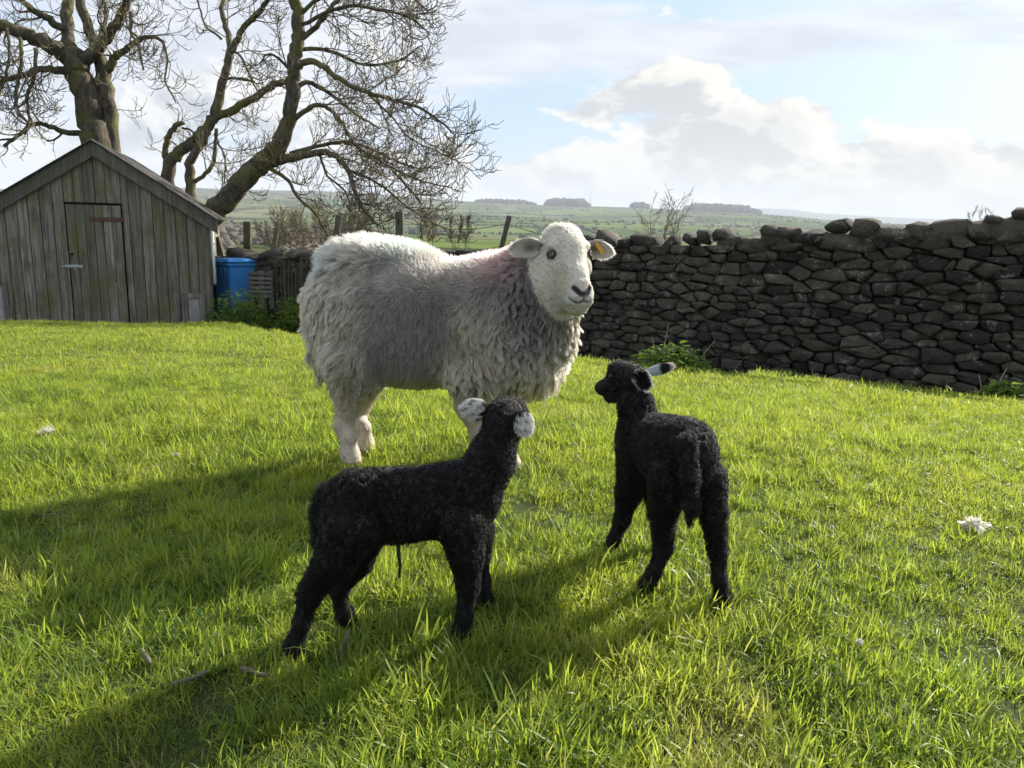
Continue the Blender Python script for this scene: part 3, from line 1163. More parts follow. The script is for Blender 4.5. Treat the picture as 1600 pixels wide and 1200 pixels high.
    L1 = [t.limb([(463, 104, 16), (486, 96, 14), (510, 107, 12), (536, 127, 11), (570, 143, 10), (606, 154, 8), (655, 168, 6), (686, 188, 5), (712, 212, 3)], Y, dY=-1.5),
          t.limb([(436, 252, 22), (472, 242, 17), (510, 239, 14), (536, 254, 12), (552, 290, 10), (563, 322, 8), (591, 352, 6)], Y, dY=-1.2),
          t.limb([(462, 138, 11), (482, 129, 10), (517, 147, 8), (552, 175, 6), (592, 201, 4)], Y, dY=0.8),
          t.limb([(455, 190, 12), (489, 166, 10), (512, 168, 9), (536, 196, 8), (558, 228, 7), (606, 259, 6), (640, 296, 5), (658, 318, 3)], Y, dY=-0.6),
          t.limb([(466, 66, 13), (500, 36, 11), (517, 12, 10), (536, -8, 9), (570, -50, 6)], Y, dY=0.4),
          t.limb([(468, 40, 9), (535, 12, 8), (588, 14, 6), (640, 28, 5), (672, 54, 3)], Y, dY=-1.0),
          t.limb([(464, 76, 9), (517, 80, 8), (570, 101, 6), (622, 95, 5), (660, 70, 3)], Y, dY=1.0),
          t.limb([(420, 262, 10), (448, 280, 8), (466, 308, 7), (494, 336, 6), (512, 368, 4)], Y, dY=-0.5),
          t.limb([(452, 240, 10), (517, 224, 8), (564, 227, 7), (606, 246, 5), (650, 262, 4), (690, 262, 3)], Y, dY=0.6),
          t.limb([(470, 20, 9), (520, -15, 7), (580, -20, 6), (640, -5, 5), (670, 20, 3)], Y, dY=-0.4),
          t.limb([(540, 265, 6), (590, 286, 5), (630, 318, 4), (668, 345, 3), (705, 360, 2.5)], Y - 0.6, dY=-0.4),
          t.limb([(575, 148, 5), (610, 180, 4), (640, 215, 3.5), (690, 240, 3), (720, 255, 2)], Y - 0.8, dY=-0.5),
          t.limb([(462, 120, 8), (440, 96, 6), (420, 84, 5), (405, 100, 3)], Y, dY=-0.5),
          t.limb([(500, 242, 6), (512, 275, 5), (540, 300, 4), (548, 335, 3)], Y - 0.3, dY=-0.4),
          t.limb([(600, 255, 5), (650, 280, 4), (690, 290, 3), (722, 300, 2)], Y, dY=-0.8)]
    for i, C in enumerate(L1):
        t.sprout(C[:, :3], C[:, 3], 1, 0.17, 1.05, (0.45, 1.15), 0.015, 0.25, bias=(0.35, 0, -0.1))
        if i in (0, 1, 3, 5, 6, 8, 11):
            t.sprout(C[len(C) // 3:, :3], C[len(C) // 3:, 3], 1, 0.25, 0.9, (0.4, 1.0), 0.012, 0.1, 0.05)
    C = catmull([[*at(345, 318, Y - 0.25), 0.05], [*at(400, 262, Y - 0.25), 0.05], [*at(446, 215, Y - 0.2), 0.05]], 6)
    t.sprout(C[:, :3], C[:, 3], 1, 0.14, 0.75, (0.8, 1.6), 0.010, 0.0, 0.0)
    t.build('tree', 'leaning bare tree with boughs sweeping out over the fence', tuple(at(290, 385, Y)), group=grp)
    # little bare trees and bushes beyond the wall
    def sapling(px, base, top, Y, w, n, seed, name, label, cat, group=None, dens=4):
        b = at(px, base, Y)
        zb = b.z
        H_ = (base - top) * pxm(Y)
        root = empty(name, (b.x, Y, zb), label, cat, group)
        for k in range(n):
            t = Tree(seed * 10 + k)
            rng = t.rng
            off = (k - (n - 1) / 2) * w * pxm(Y) / max(n, 1)
            p = np.array([b.x + off * 0.6, Y + rng.normal(0, 0.2), zb])
            pts, rr = t.walk(p, unit(np.array([off * 0.35 / H_ + rng.normal(0, 0.06), 0, 1])), H_ * rng.uniform(0.75, 1.0), 0.03 * H_ / 2.5, 8, 0.10, 0.06)
            t.wood.tube(pts, rr, 5, cap=False)
            for q in range(2, 9):
                for _ in range(dens):
                    d = unit(unit(pts[q] - pts[q - 1]) + rng.normal(0, 0.50, 3))
                    tw, r2 = t.walk(pts[q], d, H_ * rng.uniform(0.14, 0.34), rr[q] * 0.5, 5, 0.25, 0.14)
                    t.twig(tw, np.maximum(r2, 0.0026 * Y / 10))
                    for z_ in range(1, 6):
                        for _ in range(2):
                            d2 = unit(unit(tw[z_] - tw[z_ - 1]) + rng.normal(0, 0.5, 3))
                            t3, r3 = t.walk(tw[z_], d2, H_ * rng.uniform(0.05, 0.12), 0.003, 3, 0.2, 0.1)
                            t.twig(t3, np.full(len(t3), 0.0022 * Y / 10))
            t.parts(root, 'stem', 'twigs', TWIG, nest=True)
    sapling(1035, 420, 318, 19, 46, 3, 61, 'sapling', 'slender bare sapling just beyond the stone wall', 'tree', dens=2)
    sapling(1528, 380, 328, 12, 60, 3, 62, 'bush', 'bare twiggy bush peeping over the wall coping', 'bush', dens=1)
    g2 = 'leafless bushes beyond the fence'
    for i, (px, base, top, Y, w, n, lab) in enumerate([(455, 400, 338, 42, 60, 5, 'broad brown leafless bush beyond the fence, beside the white houses'),
                                                       (505, 400, 332, 36, 46, 4, 'tall brown leafless bush beyond the fence, above the palings'),
                                                       (560, 398, 336, 46, 60, 5, 'brown leafless bush beyond the fence, above the ewe rump'),
                                                       (668, 392, 338, 16, 50, 3, 'bare twiggy bush between two fence posts above the ewe back'),
                                                       (716, 392, 342, 17, 40, 3, 'bare twiggy bush next to the leaning fence post'),
                                                       (430, 398, 350, 60, 40, 5, 'low brown leafless bush right beside the white houses')]):
        sapling(px, base, top, Y, w, n, 70 + i, 'bush', lab, 'bush', g2)


build_trees()
# ------------------------------------------------------------------ bin, fence, pallet, houses, far woods
def wall_xy(px, back):
    """point behind the wall line as seen at a pixel column"""
    q = on_plane(px, 400, WALL_R - _wn * back, _wn)
    return q.x, q.y


def build_bin():
    m, t, bs, out = material('blue_plastic')
    p = t.pos()
    t.put(bs.inputs['Base Color'], t.mix(t.noise(p, 6, 5), (0.040, 0.210, 0.55), (0.060, 0.270, 0.64)))
    bs.inputs['Roughness'].default_value = 0.42
    blk, t2, b2, _ = material('black_rubber')
    b2.inputs['Base Color'].default_value = (0.02, 0.02, 0.02, 1)
    Y = 11.75
    top = at(366, 411, Y)
    zg = gz(top.x, Y)
    root = empty('wheelie_bin', (top.x, Y, zg), 'blue plastic wheelie bin standing between the shed and the palings', 'bin')
    a = R(-40)
    ax = (Vector((math.cos(a), math.sin(a), 0)), Vector((-math.sin(a), math.cos(a), 0)), Vector((0, 0, 1)))
    H = top.z - zg
    c = Vector((top.x, Y, zg))
    w, d = 0.46, 0.44
    v = []
    for z, k in ((0.03, 0.80), (H * 0.5, 0.90), (H, 1.0)):
        for i, j in ((-1, -1), (1, -1), (1, 1), (-1, 1)):
            v.append(c + ax[0] * (i * w / 2 * k) + ax[1] * (j * d / 2 * k) + ax[2] * z)
    f = [(3, 2, 1, 0)]
    for r in (0, 4):
        f += [(r + k, r + (k + 1) % 4, r + 4 + (k + 1) % 4, r + 4 + k) for k in range(4)]
    f.append((8, 9, 10, 11))
    MB().add(v, f).build('body', m, root, bevel=0.014, seg=2)
    MB().box(c + ax[2] * (H - 0.01), w + 0.055, d + 0.055, 0.045, ax).build('rim', m, root, bevel=0.010)
    lid = MB().box(c + ax[2] * (H + 0.045) + ax[0] * 0.01, w + 0.085, d + 0.085, 0.05, ax, taper=0.88).build('lid', m, root, bevel=0.016, seg=2)
    MB().box(c + ax[2] * (H + 0.03) - ax[1] * (d / 2 + 0.055), w * 0.6, 0.03, 0.03, ax).build('lip', m, lid, bevel=0.006)
    for k in (-1, 0, 1):
        MB().box(c + ax[2] * (H - 0.09) - ax[1] * (d / 2 * 0.985) + ax[0] * (k * 0.13), 0.022, 0.03, 0.13, ax).build('rib', m, root, bevel=0.004)
    MB().tube([c + ax[2] * (H + 0.02) + ax[1] * (d / 2 + 0.09) - ax[0] * 0.22, c + ax[2] * (H + 0.02) + ax[1] * (d / 2 + 0.09) + ax[0] * 0.22], 0.015, 8).build('handle', m, root)
    for sg in (-1, 1):
        q = c + ax[1] * 0.16 + ax[0] * sg * 0.235 + ax[2] * 0.10
        MB().tube([q - ax[0] * 0.025, q + ax[0] * 0.025], 0.10, 16).build('wheel', blk, root)


build_bin()


def build_fence():
    wood = wood_material('post_wood', (0.055, 0.050, 0.040), (0.15, 0.135, 0.105), 0.6)
    pale = wood_material('stake_wood', (0.15, 0.13, 0.09), (0.30, 0.265, 0.19), 0.4)
    posts = [(338, 371, 346, 402, 11, wood, 'dark fence post leaning against the shed corner, behind the bin', 0.42), (387, 346, 387, 412, 11, wood, 'stout upright fence post behind the blue bin', 0.45),
             (433, 356, 421, 425, 7, pale, 'thin pale stake leaning beside the stout post', 0.30), (529, 336, 522, 405, 8, wood, 'slender fence post above the ewe rump', 0.5),
             (624, 331, 625, 400, 12, wood, 'short thick fence post above the middle of the ewe back', 0.5), (796, 337, 779, 405, 8, wood, 'leaning fence post beside the ewe ear', 0.5)]
    tops = []
    for px0, y0, px1, y1, w, mt, lab, back in posts:
        x, y = wall_xy(px1, back)
        a, b = at(px0, y0, y), at(px1, y1, y)
        d = (b - a)
        zg = -1.2
        k = (zg - a.z) / d.z
        foot = a + d * k
        o = empty('fence_post', tuple(foot), lab, 'post', 'fence posts along the wall')
        W_ = w * pxm(y)
        dr = (a - foot).normalized()
        s1 = dr.cross(Vector((0, 1, 0))).normalized()
        s2 = s1.cross(dr)
        MB().box((a + foot) / 2, W_, W_ * 0.9, (a - foot).length, (s1, s2, dr), taper=0.93).build('post', mt, o, bevel=0.006)
        # wire staples
        for q in (0.10, 0.38):
            MB().tube([a - dr * q - s2 * (W_ * 0.46) - s1 * 0.012, a - dr * q - s2 * (W_ * 0.46 + 0.010), a - dr * q - s2 * (W_ * 0.46) + s1 * 0.012], 0.003, 5).build('staple', mt, o)
        tops.append((a, dr, s2, W_))
    zinc, t, bs, out = material('fence_wire')
    bs.inputs['Base Color'].default_value = (0.12, 0.11, 0.10, 1)
    bs.inputs['Metallic'].default_value = 0.5
    bs.inputs['Roughness'].default_value = 0.6
    T = [tops[i] for i in (1, 3, 4, 5)]
    end = T[-1][0] + (T[-1][0] - T[-2][0]) * 1.1 + Vector((0, 0, -0.15))
    for q, nm in ((0.10, 'upper'), (0.38, 'lower')):
        pts = []
        knots = [a - dr * q - s2 * (w * 0.52) for a, dr, s2, w in T] + [end - Vector((0, 0, q))]
        for a, b in zip(knots[:-1], knots[1:]):
            for k in range(8):
                f = k / 8
                pts.append(a * (1 - f) + b * f - Vector((0, 0, 0.10 * 4 * f * (1 - f))))
        pts.append(knots[-1])
        o = MB().tube(pts, 0.0045, 5).build('fence_wire', zinc, smooth=True)
        tag(o, '%s slack wire strung between the fence posts' % nm, 'wire', 'wires of the fence')
    # rough palings set against the wall
    rng = np.random.default_rng(12)
    x0, y0 = wall_xy(432, -0.22)
    root = empty('paling_fence', (x0, y0, gz(x0, y0)), 'rough vertical wooden palings standing against the mossy wall behind the bin', 'fence')
    dk = wood_material('paling_wood', (0.035, 0.030, 0.022), (0.12, 0.10, 0.07), 0.3)
    for i, px in enumerate(np.linspace(432, 512, 15)):
        x, y = wall_xy(px, -0.22 - rng.uniform(0, 0.04))
        zg = gz(x, y) - 0.05
        zt = at(px, rng.uniform(404, 418), y).z
        ln = rng.normal(0, 0.05)
        dr = Vector((_wd[0] * ln, _wd[1] * ln, 1)).normalized()
        s1 = Vector((_wd[0], _wd[1], 0))
        s1 = (s1 - dr * s1.dot(dr)).normalized()
        MB().box(Vector((x, y, (zg + zt) / 2)), rng.uniform(0.035, 0.06), 0.022, zt - zg, (s1, dr.cross(s1), dr), taper=0.8).build('paling', dk, root, bevel=0.003)
    for z in (0.25, 0.62):
        a, b = wall_xy(429, -0.20), wall_xy(514, -0.20)
        za, zb = gz(*a) + z, gz(*b) + z
        MB().box((Vector((*a, za)) + Vector((*b, zb))) / 2, (Vector((*b, zb)) - Vector((*a, za))).length, 0.02, 0.05,
                 ((Vector((*b, zb)) - Vector((*a, za))).normalized(), Vector((_wn[0], _wn[1], 0)), Vector((0, 0, 1)))).build('rail', dk, root)
    # pallet leaning there
    x, y = wall_xy(407, -0.30)
    root = empty('pallet', (x, y, gz(x, y)), 'grey slatted pallet stood on edge between the bin and the palings', 'pallet')
    gw = wood_material('pallet_wood', (0.10, 0.095, 0.09), (0.20, 0.19, 0.175), 0.15)
    s = pxm(y)
    ax = (Vector((1, 0, 0)), Vector((0, 1, 0)), Vector((0, 0, 1)))
    for k in range(6):
        q = at(407, 428 + k * 7, y)
        MB().box((q.x, y, q.z), 36 * s, 0.02, 0.042, ax).build('slat', gw, root, bevel=0.003)
    for px in (392, 408, 423):
        q = at(px, 447, y)
        MB().box((q.x, y + 0.05, q.z - 0.06), 0.07, 0.07, 0.55, ax).build('block', gw, root, bevel=0.004)


build_fence()


def build_houses():
    wm, t, bs, out = material('white_render')
    t.put(bs.inputs['Base Color'], t.mix(t.noise(t.pos(), 0.6, 4), (0.70, 0.70, 0.68), (0.80, 0.80, 0.78)))
    rm, t, bs, out = material('slate_roof')
    t.put(bs.inputs['Base Color'], t.mix(t.noise(t.pos(), 1.5, 4), (0.10, 0.10, 0.105), (0.17, 0.165, 0.165)))
    gm, t, bs, out = material('window_glass')
    bs.inputs['Base Color'].default_value = (0.02, 0.025, 0.03, 1)
    bs.inputs['Roughness'].default_value = 0.1
    for px, yb, Y, w, d, h, ang, lab in ((376, 369, 480, 7.5, 8, 3.2, 20, 'white rendered house beyond the fence, nearer the shed of the two'), (404, 370, 500, 9, 7, 3.0, -28, 'white house with gable beyond the fence, farther from the shed')):
        b = at(px, yb, Y)
        root = empty('house', tuple(b), lab, 'house', 'white houses in the valley')
        a = R(ang)
        ax = (Vector((math.cos(a), math.sin(a), 0)), Vector((-math.sin(a), math.cos(a), 0)), Vector((0, 0, 1)))
        c = Vector(b) - Vector((0, 0, 4))
        hh = h + 4
        rz = 2.4
        prof = [(-w / 2, 0), (w / 2, 0), (w / 2, hh), (0, hh + rz), (-w / 2, hh)]
        v = [c + ax[0] * x + ax[2] * z - ax[1] * (d / 2) for x, z in prof] + [c + ax[0] * x + ax[2] * z + ax[1] * (d / 2) for x, z in prof]
        f = [(0, 1, 2, 3, 4), (9, 8, 7, 6, 5)] + [(i, (i + 1) % 5, (i + 1) % 5 + 5, i + 5)[::-1] for i in (0, 1, 4)]
        MB().add(v, f).build('wall', wm, root)
        for sg in (-1, 1):
            e = 0.5
            p0, p1 = ax[0] * 0 + ax[2] * (hh + rz + 0.1), ax[0] * (sg * (w / 2 + e)) + ax[2] * (hh - rz * e / (w / 2) + 0.1)
            q = []
            for up in (0, 0.2):
                for dd in (-d / 2 - 0.3, d / 2 + 0.3):
                    q += [c + p0 + ax[1] * dd + ax[2] * up, c + p1 + ax[1] * dd + ax[2] * up]
            rf = MB().add(q, [(0, 1, 3, 2), (4, 6, 7, 5), (0, 4, 5, 1), (2, 3, 7, 6), (1, 5, 7, 3), (0, 2, 6, 4)]).build('roof', rm, root)
        MB().box(c + ax[2] * (hh + rz + 0.5) + ax[1] * (d * 0.3), 0.7, 0.9, 1.4, ax).build('chimney', wm, rf)
        for x in (-w * 0.24, w * 0.24):
            win = MB().box(c + ax[0] * x + ax[2] * (hh - 1.3) - ax[1] * (d / 2 + 0.03), 1.1, 0.06, 1.2, ax).build('window', gm, root)


build_houses()


def lump_set(rng, n=14, sub=2):
    """rough rounded tree masses of unit size"""
    bm = bmesh.new()
    bmesh.ops.create_icosphere(bm, subdivisions=sub, radius=1.0)
    v0 = np.array([q.co for q in bm.verts])
    f0 = np.array([[q.index for q in t.verts] for t in bm.faces])
    bm.free()
    return [v0 * (1 + 0.40 * vnoise(v0 * 2.3 + rng.random(3) * 30)[:, None]) for _ in range(n)], f0


def lump_mesh(name, rng, spots, mat, parent=None, sub=2):
    """spots: rows x, y, z, r"""
    vs, f0 = lump_set(rng, sub=sub)
    V, F = [], []
    for i, (x, y, z, r) in enumerate(spots):
        V.append(vs[rng.integers(len(vs))] * np.array([r, r, r * 1.0]) + np.array([x, y, z + r * 0.75]))
        F.append(f0 + i * len(f0[0]) * 0 + i * len(vs[0]))
    return link(name, mesh(name, np.vstack(V), np.vstack(F)), mat, parent)


def build_far():
    rng = np.random.default_rng(33)
    dk, t, bs, out = material('far_wood')
    t.put(bs.inputs['Base Color'], t.mix(t.noise(t.pos(), 0.12, 4), (0.022, 0.030, 0.016), (0.050, 0.054, 0.030)))
    bs.inputs['Roughness'].default_value = 1

    def lz(x, y):
        r, az = math.hypot(x, y), math.degrees(math.atan2(x, y))
        return float(land_z(np.array([r]), np.array([az]))[0])

    def place(px, Y):
        d = ray(px, 340)
        return d.x / d.y * Y
    # woods on the skyline
    for px, wpx, hpx, Y, lab in ((885, 62, 10, 2830, 'dark flat-topped plantation on the skyline above the ewe head'), (1000, 24, 7, 2840, 'small round clump of trees on the skyline above the sapling'),
                                 (1125, 105, 10, 2760, 'long dark wood on the skyline over the wall'), (790, 90, 5, 2850, 'low fringe of trees along the skyline by the leaning post')):
        x = place(px, Y)
        z = lz(x, Y)
        s = Y / FPX
        spots = []
        n = max(5, int(wpx / 2.2))
        for k in range(n):
            xx = x + (k / (n - 1) - 0.5) * wpx * s
            edge = 1 - abs(k / (n - 1) - 0.5) * 2
            r = hpx * s * 0.62 * (0.65 + 0.5 * min(1, edge * 3)) * rng.uniform(0.85, 1.15)
            for q in range(2):
                yy = Y + rng.uniform(-40, 60)
                spots.append((xx + rng.normal(0, 1), yy, lz(xx, yy) - r * 0.2, r))
        o = lump_mesh('wood', rng, spots, dk)
        tag(o, lab, 'wood', kind='stuff')
    # hedgerow trees and scrub over the slope, told apart only as specks
    spots = []
    for k in range(1700):
        Y = 700 + 2000 * rng.random() ** 0.8
        px = rng.uniform(250, 1650)
        x = place(px, Y)
        x2 = x
        if vnoise(np.array([[x / 260.0, Y / 180.0, 3.3]]))[0] < -0.05:
            continue
        r = rng.uniform(1.0, 2.9)
        run = 1 + int(rng.random() < 0.4)
        for q in range(run):
            dx = q * r * rng.uniform(1.2, 2.2)
            spots.append((x + dx, Y, lz(x + dx, Y) - 1, r))
    o = lump_mesh('hedgerow_trees', rng, spots, dk)
    tag(o, 'scattered hedgerow trees and scrub on the far hillside', 'trees', kind='stuff')
    # hedges and walls round the fields: long low lines across and down the slope
    spots = []
    for k in range(120):
        Y = 620 + 2100 * rng.random() ** 0.9
        x = place(rng.uniform(200, 1700), Y)
        an = rng.normal(0, 0.10) if rng.random() < 0.72 else rng.uniform(0.9, 2.2)
        L = rng.uniform(70, 330)
        st = 2.6
        for q in range(int(L / st)):
            xx, yy = x + math.cos(an) * q * st + rng.normal(0, 0.4), Y + math.sin(an) * q * st + rng.normal(0, 0.4)
            if yy < 550 or yy > 2800 or rng.random() < 0.08:
                continue
            spots.append((xx, yy, lz(xx, yy) - 0.5, rng.uniform(0.9, 1.7) * (1.8 if rng.random() < 0.05 else 1)))
    o = lump_mesh('hedgerows', rng, spots, dk, sub=1)
    tag(o, 'low dark hedgerows and walls dividing the far fields', 'hedges', kind='stuff')
    # brown leafless woodland low in the valley on the left
    br, t, bs, out = material('leafless_wood')
    t.put(bs.inputs['Base Color'], t.mix(t.noise(t.pos(), 0.5, 5, 0.7), (0.050, 0.042, 0.032), (0.135, 0.112, 0.085)))
    bs.inputs['Roughness'].default_value = 1
    spots = []
    for k in range(900):
        Y = rng.uniform(90, 420)
        px = rng.uniform(330, 600)
        if 360 < px < 425 and Y < 200:
            continue
        x = place(px, Y)
        r = rng.uniform(0.8, 1.5) * Y / 150
        spots.append((x, Y, lz(x, Y) - 1, r))
    o = lump_mesh('valley_wood', rng, spots, br)
    tag(o, 'brown leafless woodland in the valley behind the houses', 'woodland', kind='stuff')
    # mast on the skyline
    st, t, bs, out = material('mast_steel')
    bs.inputs['Base Color'].default_value = (0.25, 0.26, 0.28, 1)
    Y = 2850
    x = place(921, Y)
    z = lz(x, Y)
    MBm = MB().tube([(x, Y, z - 2), (x, Y, z + 30), (x, Y, z + 46)], [1.1, 0.8, 0.5], 6)
    tag(MBm.build('radio_mast', st), 'thin radio mast on the skyline above the ewe', 'mast')


build_far()
# ------------------------------------------------------------------ bodies: smooth unions meshed in one piece, and their coats
def ground_at(px, py):
    """where the sight line through a pixel meets the pasture"""
    d = ray(px, py)
    lo, hi = 0.3, 0.3
    while hi < 20:
        p = CAMP + d * hi
        if p.z <= gz(p.x, p.y):
            break
        lo, hi = hi, hi * 1.06
    for _ in range(14):
        m = (lo + hi) / 2
        p = CAMP + d * m
        if p.z <= gz(p.x, p.y):
            hi = m
        else:
            lo = m
    return CAMP + d * hi


class Body:
    def __init__(self, lo, hi, h, k=0.03):
        self.lo, self.h, self.k = np.array(lo, float), h, k
        n = np.ceil((np.array(hi, float) - self.lo) / h).astype(int) + 1
        self.n = n
        self.F = np.full(n, 1.0, dtype=np.float32)

    def _box(self, lo, hi):
        a = np.clip(np.floor((np.array(lo) - self.lo) / self.h).astype(int), 0, self.n - 1)
        b = np.clip(np.ceil((np.array(hi) - self.lo) / self.h).astype(int) + 1, 1, self.n)
        sl = tuple(slice(i, j) for i, j in zip(a, b))
        ax = [self.lo[i] + self.h * np.arange(a[i], b[i]) for i in range(3)]
        return sl, np.stack(np.meshgrid(*ax, indexing='ij'), -1)

    def _merge(self, sl, d, k, cut=False):
        f = self.F[sl]
        if cut:
            hh = np.clip(0.5 - 0.5 * (f + d) / k, 0, 1)
            self.F[sl] = f * (1 - hh) + (-d) * hh + k * hh * (1 - hh)
            return
        hh = np.clip(0.5 + 0.5 * (f - d) / k, 0, 1)
        self.F[sl] = f * (1 - hh) + d * hh - k * hh * (1 - hh)

    def cone(self, a, ra, b, rb, k=None, cut=False):
        k = k or self.k
        a, b = np.array(a, float), np.array(b, float)
        m = max(ra, rb) + 2.5 * k + 2 * self.h
        sl, P = self._box(np.minimum(a, b) - m, np.maximum(a, b) + m)
        ab = b - a
        t = np.clip(((P - a) @ ab) / max(ab @ ab, 1e-12), 0, 1)
        d = np.linalg.norm(P - (a + t[..., None] * ab), axis=-1) - (ra + (rb - ra) * t)
        self._merge(sl, d, k, cut)
        return self

    def chain(self, pts, k=None):
        for (a, ra), (b, rb) in zip(pts[:-1], pts[1:]):
            self.cone(a, ra, b, rb, k)
        return self

    def ell(self, c, r, ax=None, k=None, cut=False):
        k = k or self.k
        c, r = np.array(c, float), np.array(r, float)
        A = np.eye(3) if ax is None else np.array([list(v) for v in ax], float)
        m = max(r) + 2.5 * k + 2 * self.h
        sl, P = self._box(c - m, c + m)
        q = (P - c) @ A.T
        k0 = np.linalg.norm(q / r, axis=-1)
        k1 = np.linalg.norm(q / (r * r), axis=-1)
        d = np.where(k1 > 1e-9, k0 * (k0 - 1) / np.maximum(k1, 1e-9), -min(r))
        self._merge(sl, d, k, cut)
        return self

    def value(self, p):
        i = np.clip(np.round((np.asarray(p) - self.lo) / self.h).astype(int), 0, self.n - 1)
        return self.F[tuple(np.moveaxis(i, -1, 0))]

    def hit(self, p, d, far=0.3):
        """first surface point from p along d"""
        for t in np.arange(0, far, 0.001):
            q = np.asarray(p) + np.asarray(d) * t
            if self.value(q) < 0:
                return q
        return q

    def mesh(self, disp=None):
        """naive surface nets"""
        F = self.F
        n = self.n
        s = F < 0
        cnt = np.zeros(n - 1, dtype=np.int8)
        for dx in (0, 1):
            for dy in (0, 1):
                for dz in (0, 1):
                    cnt += s[dx:n[0] - 1 + dx, dy:n[1] - 1 + dy, dz:n[2] - 1 + dz]
        act = (cnt > 0) & (cnt < 8)
        ids = np.full(act.shape, -1, dtype=np.int64)
        cells = np.argwhere(act)
        ids[act] = np.arange(len(cells))
        corners = np.array([[i, j, k] for i in (0, 1) for j in (0, 1) for k in (0, 1)])
        vals = np.stack([F[tuple((cells + c).T)] for c in corners], 1)
        acc = np.zeros((len(cells), 3))
        num = np.zeros(len(cells))
        for i in range(8):
            for j in range(i + 1, 8):
                if np.abs(corners[i] - corners[j]).sum() == 1:
                    a, b = vals[:, i], vals[:, j]
                    x = (a < 0) != (b < 0)
                    t = np.where(x, a / np.where(x, a - b, 1), 0)
                    p = corners[i] + t[:, None] * (corners[j] - corners[i])
                    acc += np.where(x[:, None], p, 0)
                    num += x
        v = self.lo + self.h * (cells + acc / num[:, None])
        quads = []
        for ax in range(3):
            o1, o2 = [(1, 2), (2, 0), (0, 1)][ax]
            sl0 = [slice(None)] * 3
            sl1 = [slice(None)] * 3
            sl0[ax], sl1[ax] = slice(0, -1), slice(1, None)
            a, b = s[tuple(sl0)], s[tuple(sl1)]
            e = np.argwhere(a != b)
            e = e[(e[:, o1] > 0) & (e[:, o2] > 0) & (e[:, o1] < n[o1] - 1) & (e[:, o2] < n[o2] - 1)]
            d1 = np.zeros(3, int)
            d1[o1] = 1
            d2 = np.zeros(3, int)
            d2[o2] = 1
            q = np.stack([ids[tuple((e - d1 - d2).T)], ids[tuple((e - d2).T)], ids[tuple(e.T)], ids[tuple((e - d1).T)]], 1)
            flip = ~a[tuple(e.T)]
            q[flip] = q[flip][:, ::-1]
            quads.append(q)
        f = np.vstack(quads)
        f = f[(f >= 0).all(1)]
        return v, f


def vertex_normals(v, f):
    nn = np.zeros_like(v)
    a, b, c, d = (v[f[:, i]] for i in range(4))
    fn = np.cross(c - a, d - b)
    for i in range(4):
        np.add.at(nn, f[:, i], fn)
    return nn / np.maximum(np.linalg.norm(nn, axis=1, keepdims=True), 1e-12)


def scatter(v, f, n, rng, weight=None):
    """n random points of a quad mesh with their normals"""
    vn = vertex_normals(v, f)
    tri = np.vstack([f[:, [0, 1, 2]], f[:, [0, 2, 3]]])
    ar = np.linalg.norm(np.cross(v[tri[:, 1]] - v[tri[:, 0]], v[tri[:, 2]] - v[tri[:, 0]]), axis=1)
    if weight is not None:
        ar = ar * weight(v[tri].mean(1))
    k = rng.choice(len(tri), n, p=ar / ar.sum())
    u = rng.random((n, 2))
    u = np.where((u.sum(1) > 1)[:, None], 1 - u, u)
    w = np.stack([1 - u.sum(1), u[:, 0], u[:, 1]], 1)
    p = (v[tri[k]] * w[:, :, None]).sum(1)
    nn = (vn[tri[k]] * w[:, :, None]).sum(1)
    return p, nn / np.maximum(np.linalg.norm(nn, axis=1, keepdims=True), 1e-9)


def strands(name, pts, rad, cols, mat, parent):
    """pts (n, k, 3) strand points -> one Curves object"""
    n, k, _ = pts.shape
    cu = bpy.data.hair_curves.new(name)
    cu.add_curves([k] * n)
    cu.attributes['position'].data.foreach_set('vector', np.ascontiguousarray(pts, dtype=np.float32).ravel())
    ra = cu.attributes.get('radius') or cu.attributes.new('radius', 'FLOAT', 'POINT')
    ra.data.foreach_set('value', np.ascontiguousarray(rad, dtype=np.float32).ravel())
    ca = cu.attributes.new('tint', 'FLOAT_COLOR', 'POINT')
    c4 = np.ones((n, k, 4), dtype=np.float32)
    c4[:, :, :3] = cols if cols.ndim == 3 else cols[:, None, :]
    ca.data.foreach_set('color', c4.ravel())
    cu.materials.append(mat)
    o = bpy.data.objects.new(name, cu)
    COL.objects.link(o)
    o.parent = parent
    o.matrix_parent_inverse = root_matrix(parent).inverted()
    return o


